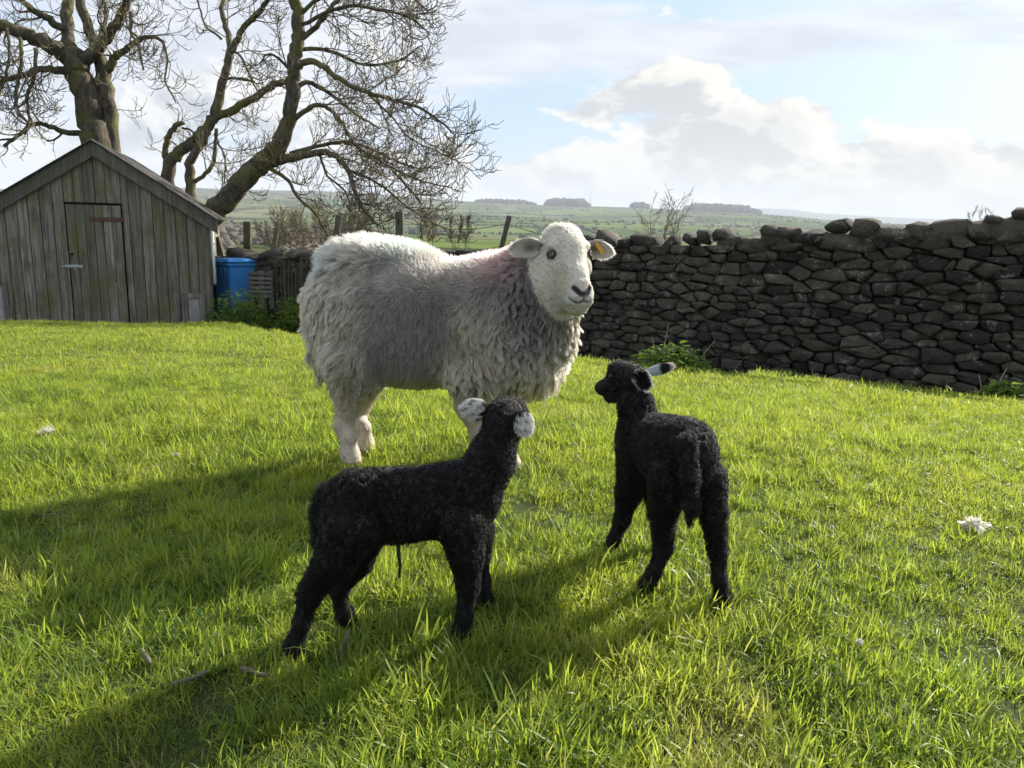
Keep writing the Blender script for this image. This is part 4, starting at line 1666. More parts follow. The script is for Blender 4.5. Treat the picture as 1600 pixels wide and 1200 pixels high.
def lock_coat(roots, normals, guide_n, rng, length, comb, lift, wave, wavelen, clump, k=7, jitter=0.25):
    """wavy strands gathered into locks. length, lift, wave, wavelen and clump are arrays per root; comb (n,3)."""
    n = len(roots)
    g = rng.choice(n, guide_n, replace=False)
    kd = kdtree.KDTree(guide_n)
    for i, q in enumerate(roots[g]):
        kd.insert(q, i)
    kd.balance()
    near = np.array([kd.find(q)[1] for q in roots])
    G = roots[g]

    def grow(r, nn, L, cb, lf, wv, wl, ph, ax):
        t = np.linspace(0, 1, k)
        cb = unit(cb - nn * (cb * nn).sum(1, keepdims=True) * 0.75)
        d0 = unit(nn * lf[:, None] + cb * (1 - lf)[:, None])
        side = unit(np.cross(d0, nn) + 1e-4)
        s2 = unit(np.cross(d0, side))
        T = t[None, :, None]
        Ls = L[:, None, None]
        bend = (cb * 0.5 + np.array([0, 0, -0.35]))[:, None, :] * (T ** 2) * Ls * 0.55 * (1 - 0.6 * lf)[:, None, None]
        p = r[:, None, :] + d0[:, None, :] * T * Ls + bend
        th = (2 * math.pi * T * Ls / wl[:, None, None]) + ph[:, None, None]
        amp = wv[:, None, None] * np.minimum(T * 2.2, 1.0)
        return p + side[:, None, :] * np.sin(th) * amp + s2[:, None, :] * np.cos(th + ax[:, None, None]) * amp * 0.7
    gph, gax = rng.random(guide_n) * 6.28, rng.random(guide_n) * 3
    gl = length[g] * rng.uniform(0.75, 1.2, guide_n)
    gc = unit(comb[g] + rng.normal(0, jitter, (guide_n, 3)))
    glf = np.clip(lift[g] + rng.normal(0, 0.06, guide_n), 0.02, 1)
    gp = grow(G, normals[g], gl, gc, glf, wave[g], wavelen[g], gph, gax)
    L = length * rng.uniform(0.7, 1.15, n)
    lf = np.clip(lift + rng.normal(0, 0.10, n), 0.02, 1)
    own = grow(roots, normals, L, unit(comb + rng.normal(0, jitter * 1.3, (n, 3))), lf, wave * 0.8, wavelen * rng.uniform(0.8, 1.25, n), gph[near] + rng.normal(0, 0.5, n), gax[near])
    t = np.linspace(0, 1, k)[None, :, None]
    off = (roots - G[near])[:, None, :]
    lead = gp[near] + off * (1 - 0.80 * t)
    cl = (clump[:, None, None] * np.minimum(t * 1.8, 1.0))
    return own * (1 - cl) + lead * cl, near


def coat_material(name, rough=0.75, hair=0.25, spec=0.2, trans=0.3):
    """wool: part matt, part real fibre scattering so that edges glow against the light"""
    m, t, bs, out = material(name)
    c = t.attr('tint')
    t.put(bs.inputs['Base Color'], c)
    bs.inputs['Roughness'].default_value = rough
    bs.inputs['Specular IOR Level'].default_value = spec
    tr = t.new('ShaderNodeBsdfTranslucent')
    t.put(tr.inputs[0], c)
    m1 = t.new('ShaderNodeMixShader')
    m1.inputs[0].default_value = trans
    t.l.new(bs.outputs[0], m1.inputs[1])
    t.l.new(tr.outputs[0], m1.inputs[2])
    hb = t.new('ShaderNodeBsdfHairPrincipled')
    hb.model = 'CHIANG'
    hb.parametrization = 'COLOR'
    t.put(hb.inputs['Color'], c)
    hb.inputs['Roughness'].default_value = 0.45
    hb.inputs['Radial Roughness'].default_value = 0.6
    mx = t.new('ShaderNodeMixShader')
    mx.inputs[0].default_value = hair
    t.l.new(m1.outputs[0], mx.inputs[1])
    t.l.new(hb.outputs[0], mx.inputs[2])
    t.l.new(mx.outputs[0], out.inputs[0])
    return m


def skin_material(name, rough=0.8, bump=0.002, scale=220):
    m, t, bs, out = material(name)
    t.put(bs.inputs['Base Color'], t.attr('tint'))
    bs.inputs['Roughness'].default_value = rough
    t.put(bs.inputs['Normal'], t.bump(t.noise(t.pos(), scale, 4), 0.6, bump))
    return m


def ear_mesh(base, along, across, face, L, Wd, cup, droop, paint, nu=16, nv=9, thick=0.004):
    """leaf-shaped cupped ear; face points out of the hollow side"""
    base, along, across, face = (np.array(q, float) for q in (base, along, across, face))
    along, face = unit(along), unit(face)
    across = unit(across)
    v, cols = [], []
    for sd in (1, -1):
        for i in range(nu + 1):
            t = i / nu
            w = Wd * (0.34 + 0.66 * math.sin(math.pi * min(1, 0.10 + 0.72 * t ** 0.9))) * math.sqrt(max(1e-4, 1 - t ** 5)) * (1 if t < 1 else 0.05)
            roll = 1.0 - 0.75 * math.exp(-t * 5)          # rolled into a tube at the root
            for j in range(nv + 1):
                s = (j / nv) * 2 - 1
                p = base + along * (L * t) + across * (w * s * (0.45 + 0.55 * roll)) + face * (cup * (s * s - 0.25) * (1.7 - roll) * (1 - 0.35 * t)) + np.array([0, 0, -1]) * droop * t * t
                v.append(p + face * (sd * thick * 0.5 * (1 - 0.6 * abs(s) ** 3)))
                cols.append(paint(t, s, sd))
    m = (nu + 1) * (nv + 1)
    f = []
    w1 = nv + 1
    for i in range(nu):
        for j in range(nv):
            a = i * w1 + j
            f.append((a, a + 1, a + w1 + 1, a + w1))
            f.append((m + a + w1, m + a + w1 + 1, m + a + 1, m + a))
    rim = [(i, 0) for i in range(nu + 1)] + [(nu, j) for j in range(1, nv + 1)] + [(i, nv) for i in range(nu - 1, -1, -1)] + [(0, j) for j in range(nv - 1, 0, -1)]
    for (i, j), (k2, l2) in zip(rim, rim[1:] + rim[:1]):
        a, b = i * w1 + j, k2 * w1 + l2
        f.append((b, a, m + a, m + b))
    v, f = np.array(v), np.array(f)
    if (vertex_normals(v, f)[:m] @ face).mean() < 0:
        f = f[:, ::-1]
    return v, f, np.array(cols)
# ------------------------------------------------------------------ the ewe
def build_ewe():
    rng = np.random.default_rng(21)

    def E(px, py, Y):
        return np.array(at(px, py, Y))
    s = pxm(2.5)
    root = empty('ewe', (E(650, 738, 2.5)[0], 2.5, 0.0), 'large grey and cream woolly ewe with white face looking at the camera', 'sheep')
    feet = {'nh': E(547, 737, 2.47), 'fh': E(570, 723, 2.60), 'nf': E(795, 752, 2.42), 'ff': E(786, 728, 2.62)}
    for k in feet:
        feet[k][2] = gz(feet[k][0], feet[k][1])
    B = Body((-0.85, 2.02, -0.06), (0.45, 2.92, 0.94), 0.0056, 0.035)
    # trunk
    B.ell(E(564, 492, 2.60), (80 * s, 0.165, 98 * s), k=0.05)
    B.ell(E(650, 505, 2.58), (128 * s, 0.205, 96 * s), k=0.06)
    B.ell(E(765, 508, 2.54), (92 * s, 0.175, 92 * s), k=0.06)
    B.ell(E(600, 420, 2.59), (75 * s, 0.10, 32 * s), k=0.06)
    B.ell(E(815, 545, 2.46), (62 * s, 0.135, 66 * s), k=0.06)
    # neck turning towards the camera
    B.cone(E(790, 480, 2.52), 0.135, E(842, 452, 2.44), 0.115, 0.05)
    B.cone(E(842, 456, 2.44), 0.115, E(872, 425, 2.38), 0.085, 0.04)
    B.cone(E(850, 500, 2.42), 0.095, E(872, 450, 2.38), 0.075, 0.04)
    # hind legs: thigh, stifle, hock, cannon, pastern
    for key, Y, dx, dy in (('nh', 2.49, 0, 0), ('fh', 2.66, 22, -12)):
        f = feet[key]
        hock = E(537 + dx, 664 + dy, Y)
        B.chain([(E(552 + dx, 560 + dy, Y), 0.098), (E(550 + dx, 604 + dy, Y), 0.058), (hock, 0.029)], 0.04)
        B.chain([(hock, 0.0285), (f + np.array([-0.004, 0.0, 0.105]), 0.023), (f + np.array([0, 0, 0.055]), 0.028), (f + np.array([0.010, -0.006, 0.026]), 0.030)], 0.02)
    # fore legs
    for key, Y, dx, dy in (('nf', 2.44, 0, 0), ('ff', 2.63, 34, -12)):
        f = feet[key]
        knee = E(752 + dx * 0.7, 676 + dy, Y)
        B.chain([(E(745 + dx, 580 + dy, Y), 0.095), (E(738 + dx, 628 + dy, Y), 0.050), (knee, 0.034)], 0.04)
        B.chain([(knee, 0.033), (f + np.array([-0.020, 0, 0.090]), 0.024), (f + np.array([-0.006, 0, 0.050]), 0.029), (f + np.array([0.012, -0.006, 0.026]), 0.028)], 0.02)
    # tail stub hidden in the breech wool
    B.chain([(E(510, 470, 2.62), 0.05), (E(504, 545, 2.62), 0.028), (E(506, 582, 2.62), 0.018)], 0.03)

    # ---- head, in its own frame: u across the face, f down the face, n out of it
    yaw, tilt = R(24), R(30)
    n0 = np.array([math.sin(yaw), -math.cos(yaw), 0])
    up = np.array([0.0, 0, 1])
    u = np.array([math.cos(yaw), math.sin(yaw), 0])
    f_ = -up * math.cos(tilt) + n0 * math.sin(tilt)
    n_ = n0 * math.cos(tilt) + up * math.sin(tilt)
    O = E(889, 399, 2.34)

    hs = 0.90

    def H(a, b, c):
        return O + (u * a + f_ * b + n_ * c) * hs

    def he(c, r, k, cut=False):
        B.ell(c, np.array(r) * hs, (u, f_, n_), k * hs, cut)

    def hc(a, ra, b, rb, k, cut=False):
        B.cone(a, ra * hs, b, rb * hs, k * hs, cut)
    he(H(0, -0.035, -0.040), (0.075, 0.084, 0.075), 0.03)        # skull
    he(H(0, -0.050, 0.000), (0.060, 0.058, 0.038), 0.03)         # forehead
    hc(H(0, -0.01, -0.016), 0.064, H(0, 0.110, 0.000), 0.043, 0.03)  # nose bridge
    hc(H(0, 0.08, 0.000), 0.041, H(0, 0.155, -0.002), 0.036, 0.025)
    he(H(0, 0.152, -0.010), (0.046, 0.040, 0.043), 0.02)         # muzzle
    for sg in (-1, 1):
        he(H(sg * 0.038, 0.030, -0.056), (0.035, 0.075, 0.050), 0.03)    # cheeks
        he(H(sg * 0.060, -0.024, 0.010), (0.022, 0.018, 0.018), 0.016)    # brow
        he(H(sg * 0.058, 0.034, 0.004), (0.014, 0.036, 0.016), 0.014)    # cheekbone
        he(H(sg * 0.023, 0.162, 0.006), (0.026, 0.026, 0.026), 0.014)   # upper lip
        he(H(sg * 0.027, 0.134, 0.015), (0.020, 0.022, 0.020), 0.014)   # nostril wing
        he(H(sg * 0.078, 0.004, 0.012), (0.0160, 0.020, 0.014), 0.012, cut=True)
    hc(H(0, 0.02, -0.092), 0.047, H(0, 0.150, -0.044), 0.031, 0.03)   # jaw
    he(H(0, 0.187, -0.022), (0.034, 0.020, 0.026), 0.012)         # chin and lower lip

    def surf(a, b):
        return B.hit(H(a, b, 0.12), -n_)
    mouth = [surf(a, b) for a, b in ((-0.050, 0.160), (-0.039, 0.176), (-0.02, 0.184), (0, 0.180), (0.02, 0.184), (0.039, 0.176), (0.050, 0.160))]
    nostril = [(surf(sg * 0.010, 0.158), surf(sg * 0.030, 0.136)) for sg in (-1, 1)]
    phil = (surf(0, 0.158), surf(0, 0.180))
    for a, b in zip(mouth[:-1], mouth[1:]):
        B.cone(a, 0.0025, b, 0.0025, 0.006, cut=True)
    for a, b in nostril:
        B.cone(a, 0.0035, b, 0.0055, 0.006, cut=True)
    B.cone(phil[0], 0.002, phil[1], 0.002, 0.006, cut=True)

    v, f = B.mesh()
    # ---- the animal's own colours, plus shade painted under the fleece
    def seg_d(p, a, b):
        ab = b - a
        t = np.clip(((p - a) @ ab) / (ab @ ab), 0, 1)
        return np.linalg.norm(p - (a + t[:, None] * ab), axis=1)

    def headmask(p):
        """1 on the short-haired face, 0 in the fleece"""
        q = p - O
        b, c, a = q @ f_, q @ n_, q @ u
        back = c + 0.115 + 0.25 * np.clip(b, 0, 1) * 0
        d = np.linalg.norm(np.stack([a / 0.125, (b - 0.03) / 0.19, (c + 0.02) / 0.125], 1), axis=1)
        return sstep(1.06, 0.90, d) * sstep(0.0, 0.02, back)

    def legmask(p):
        """1 on the bare lower legs"""
        hz = np.where(p[:, 0] < -0.2, 0.262, 0.285)
        return sstep(hz + 0.015, hz - 0.015, p[:, 2] + 0.012 * vnoise(p * 30))
    seen = {}

    def face_color(p):
        c = np.tile(np.array([0.57, 0.53, 0.465]), (len(p), 1)) * (1 + 0.10 * vnoise(p * 40))[:, None]
        tan = sstep(0.0, 0.6, vnoise(p * 22 + 7)) * 0.42
        c = c * (1 - tan[:, None]) + np.array([0.47, 0.38, 0.27]) * tan[:, None]
        q = p - O
        b = q @ f_ / hs
        gm = (sstep(0.09, 0.15, b) * 0.45)[:, None]              # greyer muzzle
        c = c * (1 - gm) + np.array([0.40, 0.385, 0.37]) * gm
        for sg in (-1, 1):                                        # tear stain below the eye
            d = seg_d(p, H(sg * 0.060, 0.02, 0.02), H(sg * 0.040, 0.085, 0.03))
            w = (sstep(0.022, 0.004, d) * 0.40)[:, None]
            c = c * (1 - w) + np.array([0.36, 0.31, 0.26]) * w
        return c

    def dark_face(p):
        d = np.full(len(p), 1.0)
        for a, b in nostril:
            d = np.minimum(d, seg_d(p, a, b) - 0.0085)
        d = np.minimum(d, seg_d(p, *phil) - 0.0035)
        d = np.minimum(d, seg_d(p, surf(-0.009, 0.155), surf(0.009, 0.155)) - 0.0085)
        for a, b in zip(mouth[:-1], mouth[1:]):
            d = np.minimum(d, seg_d(p, a, b) - 0.0035)
        for sg in (-1, 1):
            q = p - H(sg * 0.072, 0.003, 0.012)
            dd = np.linalg.norm(np.stack([q @ u / 1.0, q @ f_ / 0.85, q @ n_ / 1.25], 1), axis=1) - 0.0150
            d = np.minimum(d, dd)
        return sstep(0.003, -0.002, d)
    c = face_color(v)
    dk = dark_face(v)[:, None]
    c = c * (1 - dk) + np.array([0.022, 0.020, 0.022]) * dk
    lg = legmask(v)[:, None]
    hm = headmask(v)[:, None]
    wool = np.array([0.22, 0.205, 0.195])  # skin below the fleece, painted dark as shade between the locks
    c = c * np.maximum(hm, lg) + wool * (1 - np.maximum(hm, lg))
    pinkleg = np.array([0.58, 0.46, 0.36])
    c = c * (1 - lg * 0.5) + pinkleg * lg * 0.5
    hoof = sstep(0.036, 0.026, v[:, 2] - ground_z(v[:, 0], v[:, 1]))[:, None]
    c = c * (1 - hoof) + np.array([0.16, 0.12, 0.085]) * hoof
    me = mesh('body', v, f)
    color_attr(me, 'tint', c)
    link('body', me, skin_material('ewe_skin'), root)

    # ---- eyes
    for sg in (-1, 1):
        ctr = H(sg * 0.0680, 0.003, 0.008)
        out = unit(u * sg * 0.80 + n_ * 0.60 + f_ * 0.05)
        e1 = unit(np.cross(f_, out))
        e2 = np.cross(out, e1)
        bm = bmesh.new()
        bmesh.ops.create_uvsphere(bm, u_segments=20, v_segments=14, radius=0.0130)
        me = bpy.data.meshes.new('eye')
        bm.to_mesh(me)
        bm.free()
        vv = np.array([q.co for q in me.vertices])
        z = vv[:, 2] / 0.0130
        r1, r2 = vv[:, 0] / 0.0130, vv[:, 1] / 0.0130
        iris = sstep(0.60, 0.68, z)[:, None]
        pup = ((np.abs(r1) < 0.56) & (np.abs(r2) < 0.30) & (z > 0.5))[:, None]
        cc = np.array([0.07, 0.05, 0.04]) * (1 - iris) + np.array([0.21, 0.150, 0.065]) * iris
        cc = np.where(pup, np.array([0.006, 0.006, 0.008]), cc)
        w = ctr + vv[:, :1] * e1 + vv[:, 1:2] * e2 + vv[:, 2:] * out
        me.vertices.foreach_set('co', w.astype(np.float32).ravel())
        color_attr(me, 'tint', cc)
        me.polygons.foreach_set('use_smooth', np.full(len(me.polygons), True))
        m, t, bs, _ = material('eye')
        t.put(bs.inputs['Base Color'], t.attr('tint'))
        bs.inputs['Roughness'].default_value = 0.06
        bs.inputs['Specular IOR Level'].default_value = 0.6
        link('eye', me, m, root)
        # lids: two thin dark arcs over the eyeball
        lid = MB()
        for q in (-1, 1):
            arc = []
            for k in range(9):
                a = R(-84 + 168 * k / 8)
                arc.append(Vector(ctr + (e1 * math.sin(a) * 0.0140 + e2 * q * math.cos(a) * (0.0084 if q < 0 else 0.0096) + out * (0.0110 - 0.0056 * math.sin(a) ** 2))))
            lid.tube(arc, [0.0012] + [0.0024] * 7 + [0.0012], 6)
        m2, t2, b2, _ = material('eyelid')
        b2.inputs['Base Color'].default_value = (0.035, 0.028, 0.026, 1)
        lid.build('eyelid', m2, root, smooth=True)

    # ---- ears
    ear_mat = skin_material('ewe_ear', 0.85, 0.001, 400)
    t_ = NT(ear_mat.node_tree)
    tr_ = t_.new('ShaderNodeBsdfTranslucent')
    t_.put(tr_.inputs[0], t_.mix(0.5, t_.attr('tint'), (0.72, 0.50, 0.36)))
    mx_ = t_.new('ShaderNodeMixShader')
    mx_.inputs[0].default_value = 0.20
    t_.l.new(ear_mat.node_tree.nodes['Principled BSDF'].outputs[0], mx_.inputs[1])
    t_.l.new(tr_.outputs[0], mx_.inputs[2])
    t_.l.new(mx_.outputs[0], ear_mat.node_tree.nodes['Material Output'].inputs[0])
    ear_roots = []

    def paint_ear(t, q, sd):
        if sd > 0:   # hollow side
            pink = np.array([0.62, 0.575, 0.53])
            k = math.exp(-((t - 0.35) / 0.20) ** 2 - (q / 0.55) ** 2)
            return pink * (1 - 0.85 * k) + np.array([0.10, 0.07, 0.06]) * 0.85 * k if t > 0.08 else np.array([0.12, 0.09, 0.07])
        return np.array([0.57, 0.53, 0.465])
    for sg, drop, tipdir in ((-1, 0.006, (-1.0, -0.05, 0.0)), (1, 0.010, (0.98, 0.12, 0.0))):
        b = H(sg * 0.072, -0.045, -0.030)
        al = unit(np.array(tipdir))
        fc = unit(n0 * 0.85 + np.array([0, -0.35, 0]) + up * (-0.10))
        fc = unit(fc - al * (fc @ al))
        ac = np.cross(al, fc) * (1 if sg > 0 else -1)
        ev, ef, ec = ear_mesh(b, al, ac, fc, 0.100, 0.030, 0.013, drop, paint_ear)
        em = mesh('ear', ev, [tuple(q) for q in ef])
        color_attr(em, 'tint', ec)
        ear = link('ear', em, ear_mat, root)
        ear_roots.append((ev, ef, ec))
        if sg > 0:
            m, t, bs, _ = material('yellow_plastic')
            bs.inputs['Base Color'].default_value = (0.62, 0.36, 0.03, 1)
            bs.inputs['Roughness'].default_value = 0.4
            tb = MB()
            c0 = b + al * 0.052 + fc * 0.012 - ac * 0.004 * sg
            dirn = unit(al * 0.62 - np.array([0, 0, 0.8]))
            sd = unit(np.cross(dirn, fc))
            tb.box(c0 + dirn * 0.006, 0.012, 0.036, 0.003, (Vector(sd), Vector(dirn), Vector(fc)))
            to = tb.build('ear_tag', m, root, bevel=0.001)
            to['label'] = 'yellow plastic ear tag'
            tb = MB()
            tb.tube([c0 - dirn * 0.010 - fc * 0.004, c0 - dirn * 0.010 + fc * 0.005], 0.0045, 10)
            tb.build('stud', m, to)

    # ---- fleece
    def px_of(p):
        """picture coordinates of points: only used to lay out the fleece zones along the flank"""
        d = (p - np.array(CAMP)) @ np.array(_M)
        return 800 + FPX * d[:, 0] / -d[:, 2], 600 - FPX * d[:, 1] / -d[:, 2]

    def zone(p, nn):
        q = p.copy()
        q[:, 1] = 2.42                                     # flatten across the body: both flanks alike
        x, y = px_of(q)
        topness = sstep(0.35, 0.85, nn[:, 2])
        rump = sstep(600, 545, x + 14 * vnoise(p * 9))
        chest = sstep(690, 735, x + 22 * vnoise(p * 8 + 3) + 0.22 * (y - 500)) * sstep(440, 500, y)
        belly = sstep(560, 605, y + 10 * vnoise(p * 10))
        neck = sstep(770, 812, x) * sstep(545, 520, y + 0.12 * (x - 840))
        return x, y, topness, rump, chest, belly, neck

    def fleece_w(p):
        return np.clip(1 - headmask(p) - legmask(p), 0, 1) + 1e-6
    N = 120000
    rt, nn = scatter(v, f, N, rng, fleece_w)
    x, y, top, rump, chest, belly, neck = zone(rt, nn)
    L = 0.028 + 0.018 * rump + 0.024 * chest + 0.030 * belly + 0.018 * top
    L = L * (1 - 0.62 * sstep(0.38, 0.27, rt[:, 2]))
    L = L * (1 - 0.35 * sstep(860, 900, x) * sstep(520, 470, y))
    back = np.array([-0.35, 0, 0])
    comb = np.tile(np.array([0.0, 0, -1.0]), (N, 1)) + back * (1 - chest)[:, None] * 0.5
    comb = comb * (1 - top * 0.8)[:, None] + (np.array([-0.8, 0, 0.15]) * top[:, None])
    comb = comb + 0.75 * np.stack([vnoise(rt * 11), vnoise(rt * 11 + 17), vnoise(rt * 11 + 31)], 1)
    lift = np.clip(0.42 + 0.36 * top - 0.16 * rump - 0.14 * chest - 0.10 * belly, 0.06, 1)
    wave = 0.0016 + 0.0022 * rump + 0.0027 * chest + 0.0020 * neck
    wl = 0.026 + 0.010 * rump + 0.008 * chest
    clump = np.clip(0.30 + 0.44 * rump + 0.46 * chest + 0.3 * belly + 0.40 * neck - 0.25 * top, 0.05, 0.88)
    pts, near = lock_coat(rt, nn, 5600, rng, L, comb, lift, wave, wl, clump, k=7)
    grey = np.array([0.325, 0.292, 0.286])
    cream = np.array([0.78, 0.665, 0.49])
    pale = np.array([0.63, 0.565, 0.475])
    mix = np.clip(0.95 * rump + 0.90 * chest + 0.45 * belly * (1 - rump) * (x > 560), 0, 1)
    dapple = 0.5 + 0.5 * vnoise(rt * 13 + 2)
    col = grey * (1 - mix)[:, None] + (cream * dapple[:, None] + pale * (1 - dapple)[:, None]) * mix[:, None]
    col = col * (1 - top[:, None] * 0.75) + np.array([0.78, 0.725, 0.645]) * top[:, None] * 0.75  # paler along the back: rim light painted into the wool
    nk = (neck * (1 - sstep(872, 892, x)))[:, None] * 0.75
    col = col * (1 - nk) + np.array([0.20, 0.19, 0.195]) * nk
    dirty = (belly * sstep(575, 600, x) * sstep(720, 690, x) * 0.6)[:, None]
    col = col * (1 - dirty) + np.array([0.30, 0.27, 0.22]) * dirty
    bib = (sstep(868, 890, x) * sstep(480, 500, y) * 0.6)[:, None]
    col = col * (1 - bib) + np.array([0.74, 0.66, 0.50]) * bib

    mud = (sstep(0.36, 0.26, rt[:, 2] + 0.04 * vnoise(rt * 16)) * 0.45)[:, None]
    col = col * (1 - mud) + np.array([0.34, 0.27, 0.18]) * mud

    def mark(cx, cy, r, rgb, a):
        nonlocal col
        w = (a * np.exp(-(((x - cx) / r) ** 2 + ((y - cy) / (r * 0.7)) ** 2)))[:, None]
        col = col * (1 - w) + np.array(rgb) * w
    mark(625, 380, 34, (0.30, 0.68, 0.58), 0.85)
    mark(508, 410, 24, (0.45, 0.58, 0.62), 0.55)
    mark(775, 402, 42, (0.72, 0.34, 0.34), 0.75)
    col = col * (1 + 0.22 * rng.normal(0, 1, (N, 1))).clip(0.5, 1.6)
    lockshade = np.random.default_rng(5).uniform(0.82, 1.15, 5600)[near][:, None]
    col = np.clip(col * lockshade, 0.02, 0.85)
    k = pts.shape[1]
    T = np.linspace(0, 1, k)
    rootdark = np.clip(0.42 * rump + 0.55 * chest + 0.50 * neck, 0, 0.6)[:, None, None] * (1 - T)[None, :, None]  # darker roots paint shade into the gaps between locks
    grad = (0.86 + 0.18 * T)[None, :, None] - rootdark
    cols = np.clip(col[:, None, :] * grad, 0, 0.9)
    rad = (0.00090 * (1 - 0.75 * T ** 1.5))[None, :] * rng.uniform(0.8, 1.25, (N, 1))
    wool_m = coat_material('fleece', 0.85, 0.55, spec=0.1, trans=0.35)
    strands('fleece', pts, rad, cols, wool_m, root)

    # ---- short hair of face and legs
    def short_w(p):
        return np.clip(np.maximum(headmask(p) * 1.6, legmask(p) * sstep(0.03, 0.045, p[:, 2])), 0, 1) * (1 - dark_face(p)) + 1e-7
    N = 34000
    rt, nn = scatter(v, f, N, rng, short_w)
    hm = headmask(rt)
    q = rt - O
    away = np.tile(-f_, (N, 1)) * 0.75 + u * np.sign(q @ u)[:, None] * 0.45
    comb = away * hm[:, None] + np.array([0, 0, -1.0]) * (1 - hm)[:, None]
    bq = q @ f_
    L = np.where(hm > 0.5, 0.0062 + 0.009 * sstep(-0.03, -0.10, bq) + 0.005 * sstep(-0.04, -0.09, q @ n_), 0.009)
    one = np.ones(N)
    pts, near = lock_coat(rt, nn, 3000, rng, L, comb, 0.13 * one + 0.25 * sstep(-0.05, -0.10, bq), 0.0006 * one, 0.02 * one, 0.5 * one, k=4, jitter=0.22)
    col = face_color(rt)
    lw = (1 - hm)[:, None]
    col = col * (1 - 0.45 * lw) + np.array([0.58, 0.46, 0.36]) * 0.45 * lw
    col = np.where((rng.random(N) < 0.22)[:, None], np.array([0.30, 0.26, 0.21]), col)
    col = np.clip(col * (1 + 0.15 * rng.normal(0, 1, (N, 1))), 0.05, 0.85)
    rad = (0.00062 * (1 - 0.7 * np.linspace(0, 1, 4)))[None, :] * np.ones((N, 1))
    strands('face_hair', pts, rad, col, wool_m, root)
    # ear fringe
    fr = []
    fc = []
    for ev, ef, ec in ear_roots:
        p, nn = scatter(ev, ef, 2600, rng)
        L = 0.010 * np.ones(len(p))
        a, _ = lock_coat(p, nn, 300, rng, L, np.tile(unit(ev[len(ev) // 2 - 3] - ev[0]), (len(p), 1)), 0.22 * np.ones(len(p)), 0.0004 * np.ones(len(p)), 0.02 * np.ones(len(p)), 0.2 * np.ones(len(p)), k=4)
        kd = kdtree.KDTree(len(ev))
        for i, q in enumerate(ev):
            kd.insert(q, i)
        kd.balance()
        fc.append(ec[[kd.find(q)[1] for q in p]] * 1.02)
        fr.append(a)
    fr, fc = np.vstack(fr), np.vstack(fc)
    rad = (0.00055 * (1 - 0.7 * np.linspace(0, 1, 4)))[None, :] * np.ones((len(fr), 1))
    strands('ear_hair', fr, rad, np.clip(fc, 0.03, 0.85), wool_m, root)
    return root


build_ewe()
# ------------------------------------------------------------------ the two black lambs
def curl_coat(rt, nn, rng, length, comb, rad_curl, turns, lift, k=8):
    """short springy wool: every strand a little spiral, neighbours alike"""
    n = len(rt)
    t = np.linspace(0, 1, k)[None, :, None]
    cb = unit(comb + 0.9 * np.stack([vnoise(rt * 60), vnoise(rt * 60 + 19), vnoise(rt * 60 + 37)], 1))
    d = unit(nn * lift[:, None] + cb * (1 - lift)[:, None])
    s1 = unit(np.cross(d, nn) + 1e-4)
    s2 = unit(np.cross(d, s1))
    ph = (3.0 * vnoise(rt * 85 + 3) * 2 + rng.normal(0, 0.5, n))[:, None, None]
    th = 2 * math.pi * turns[:, None, None] * t + ph
    r = rad_curl[:, None, None] * np.minimum(t * 2.5, 1)
    return rt[:, None, :] + d[:, None, :] * t * length[:, None, None] + (s1[:, None, :] * (np.cos(th) - np.cos(ph)) + s2[:, None, :] * (np.sin(th) - np.sin(ph))) * r


LAMB_SKIN = skin_material('lamb_skin', 0.8, 0.002, 300)
LAMB_WOOL = coat_material('lamb_wool', 0.34, 0.13, spec=0.22, trans=0.05)


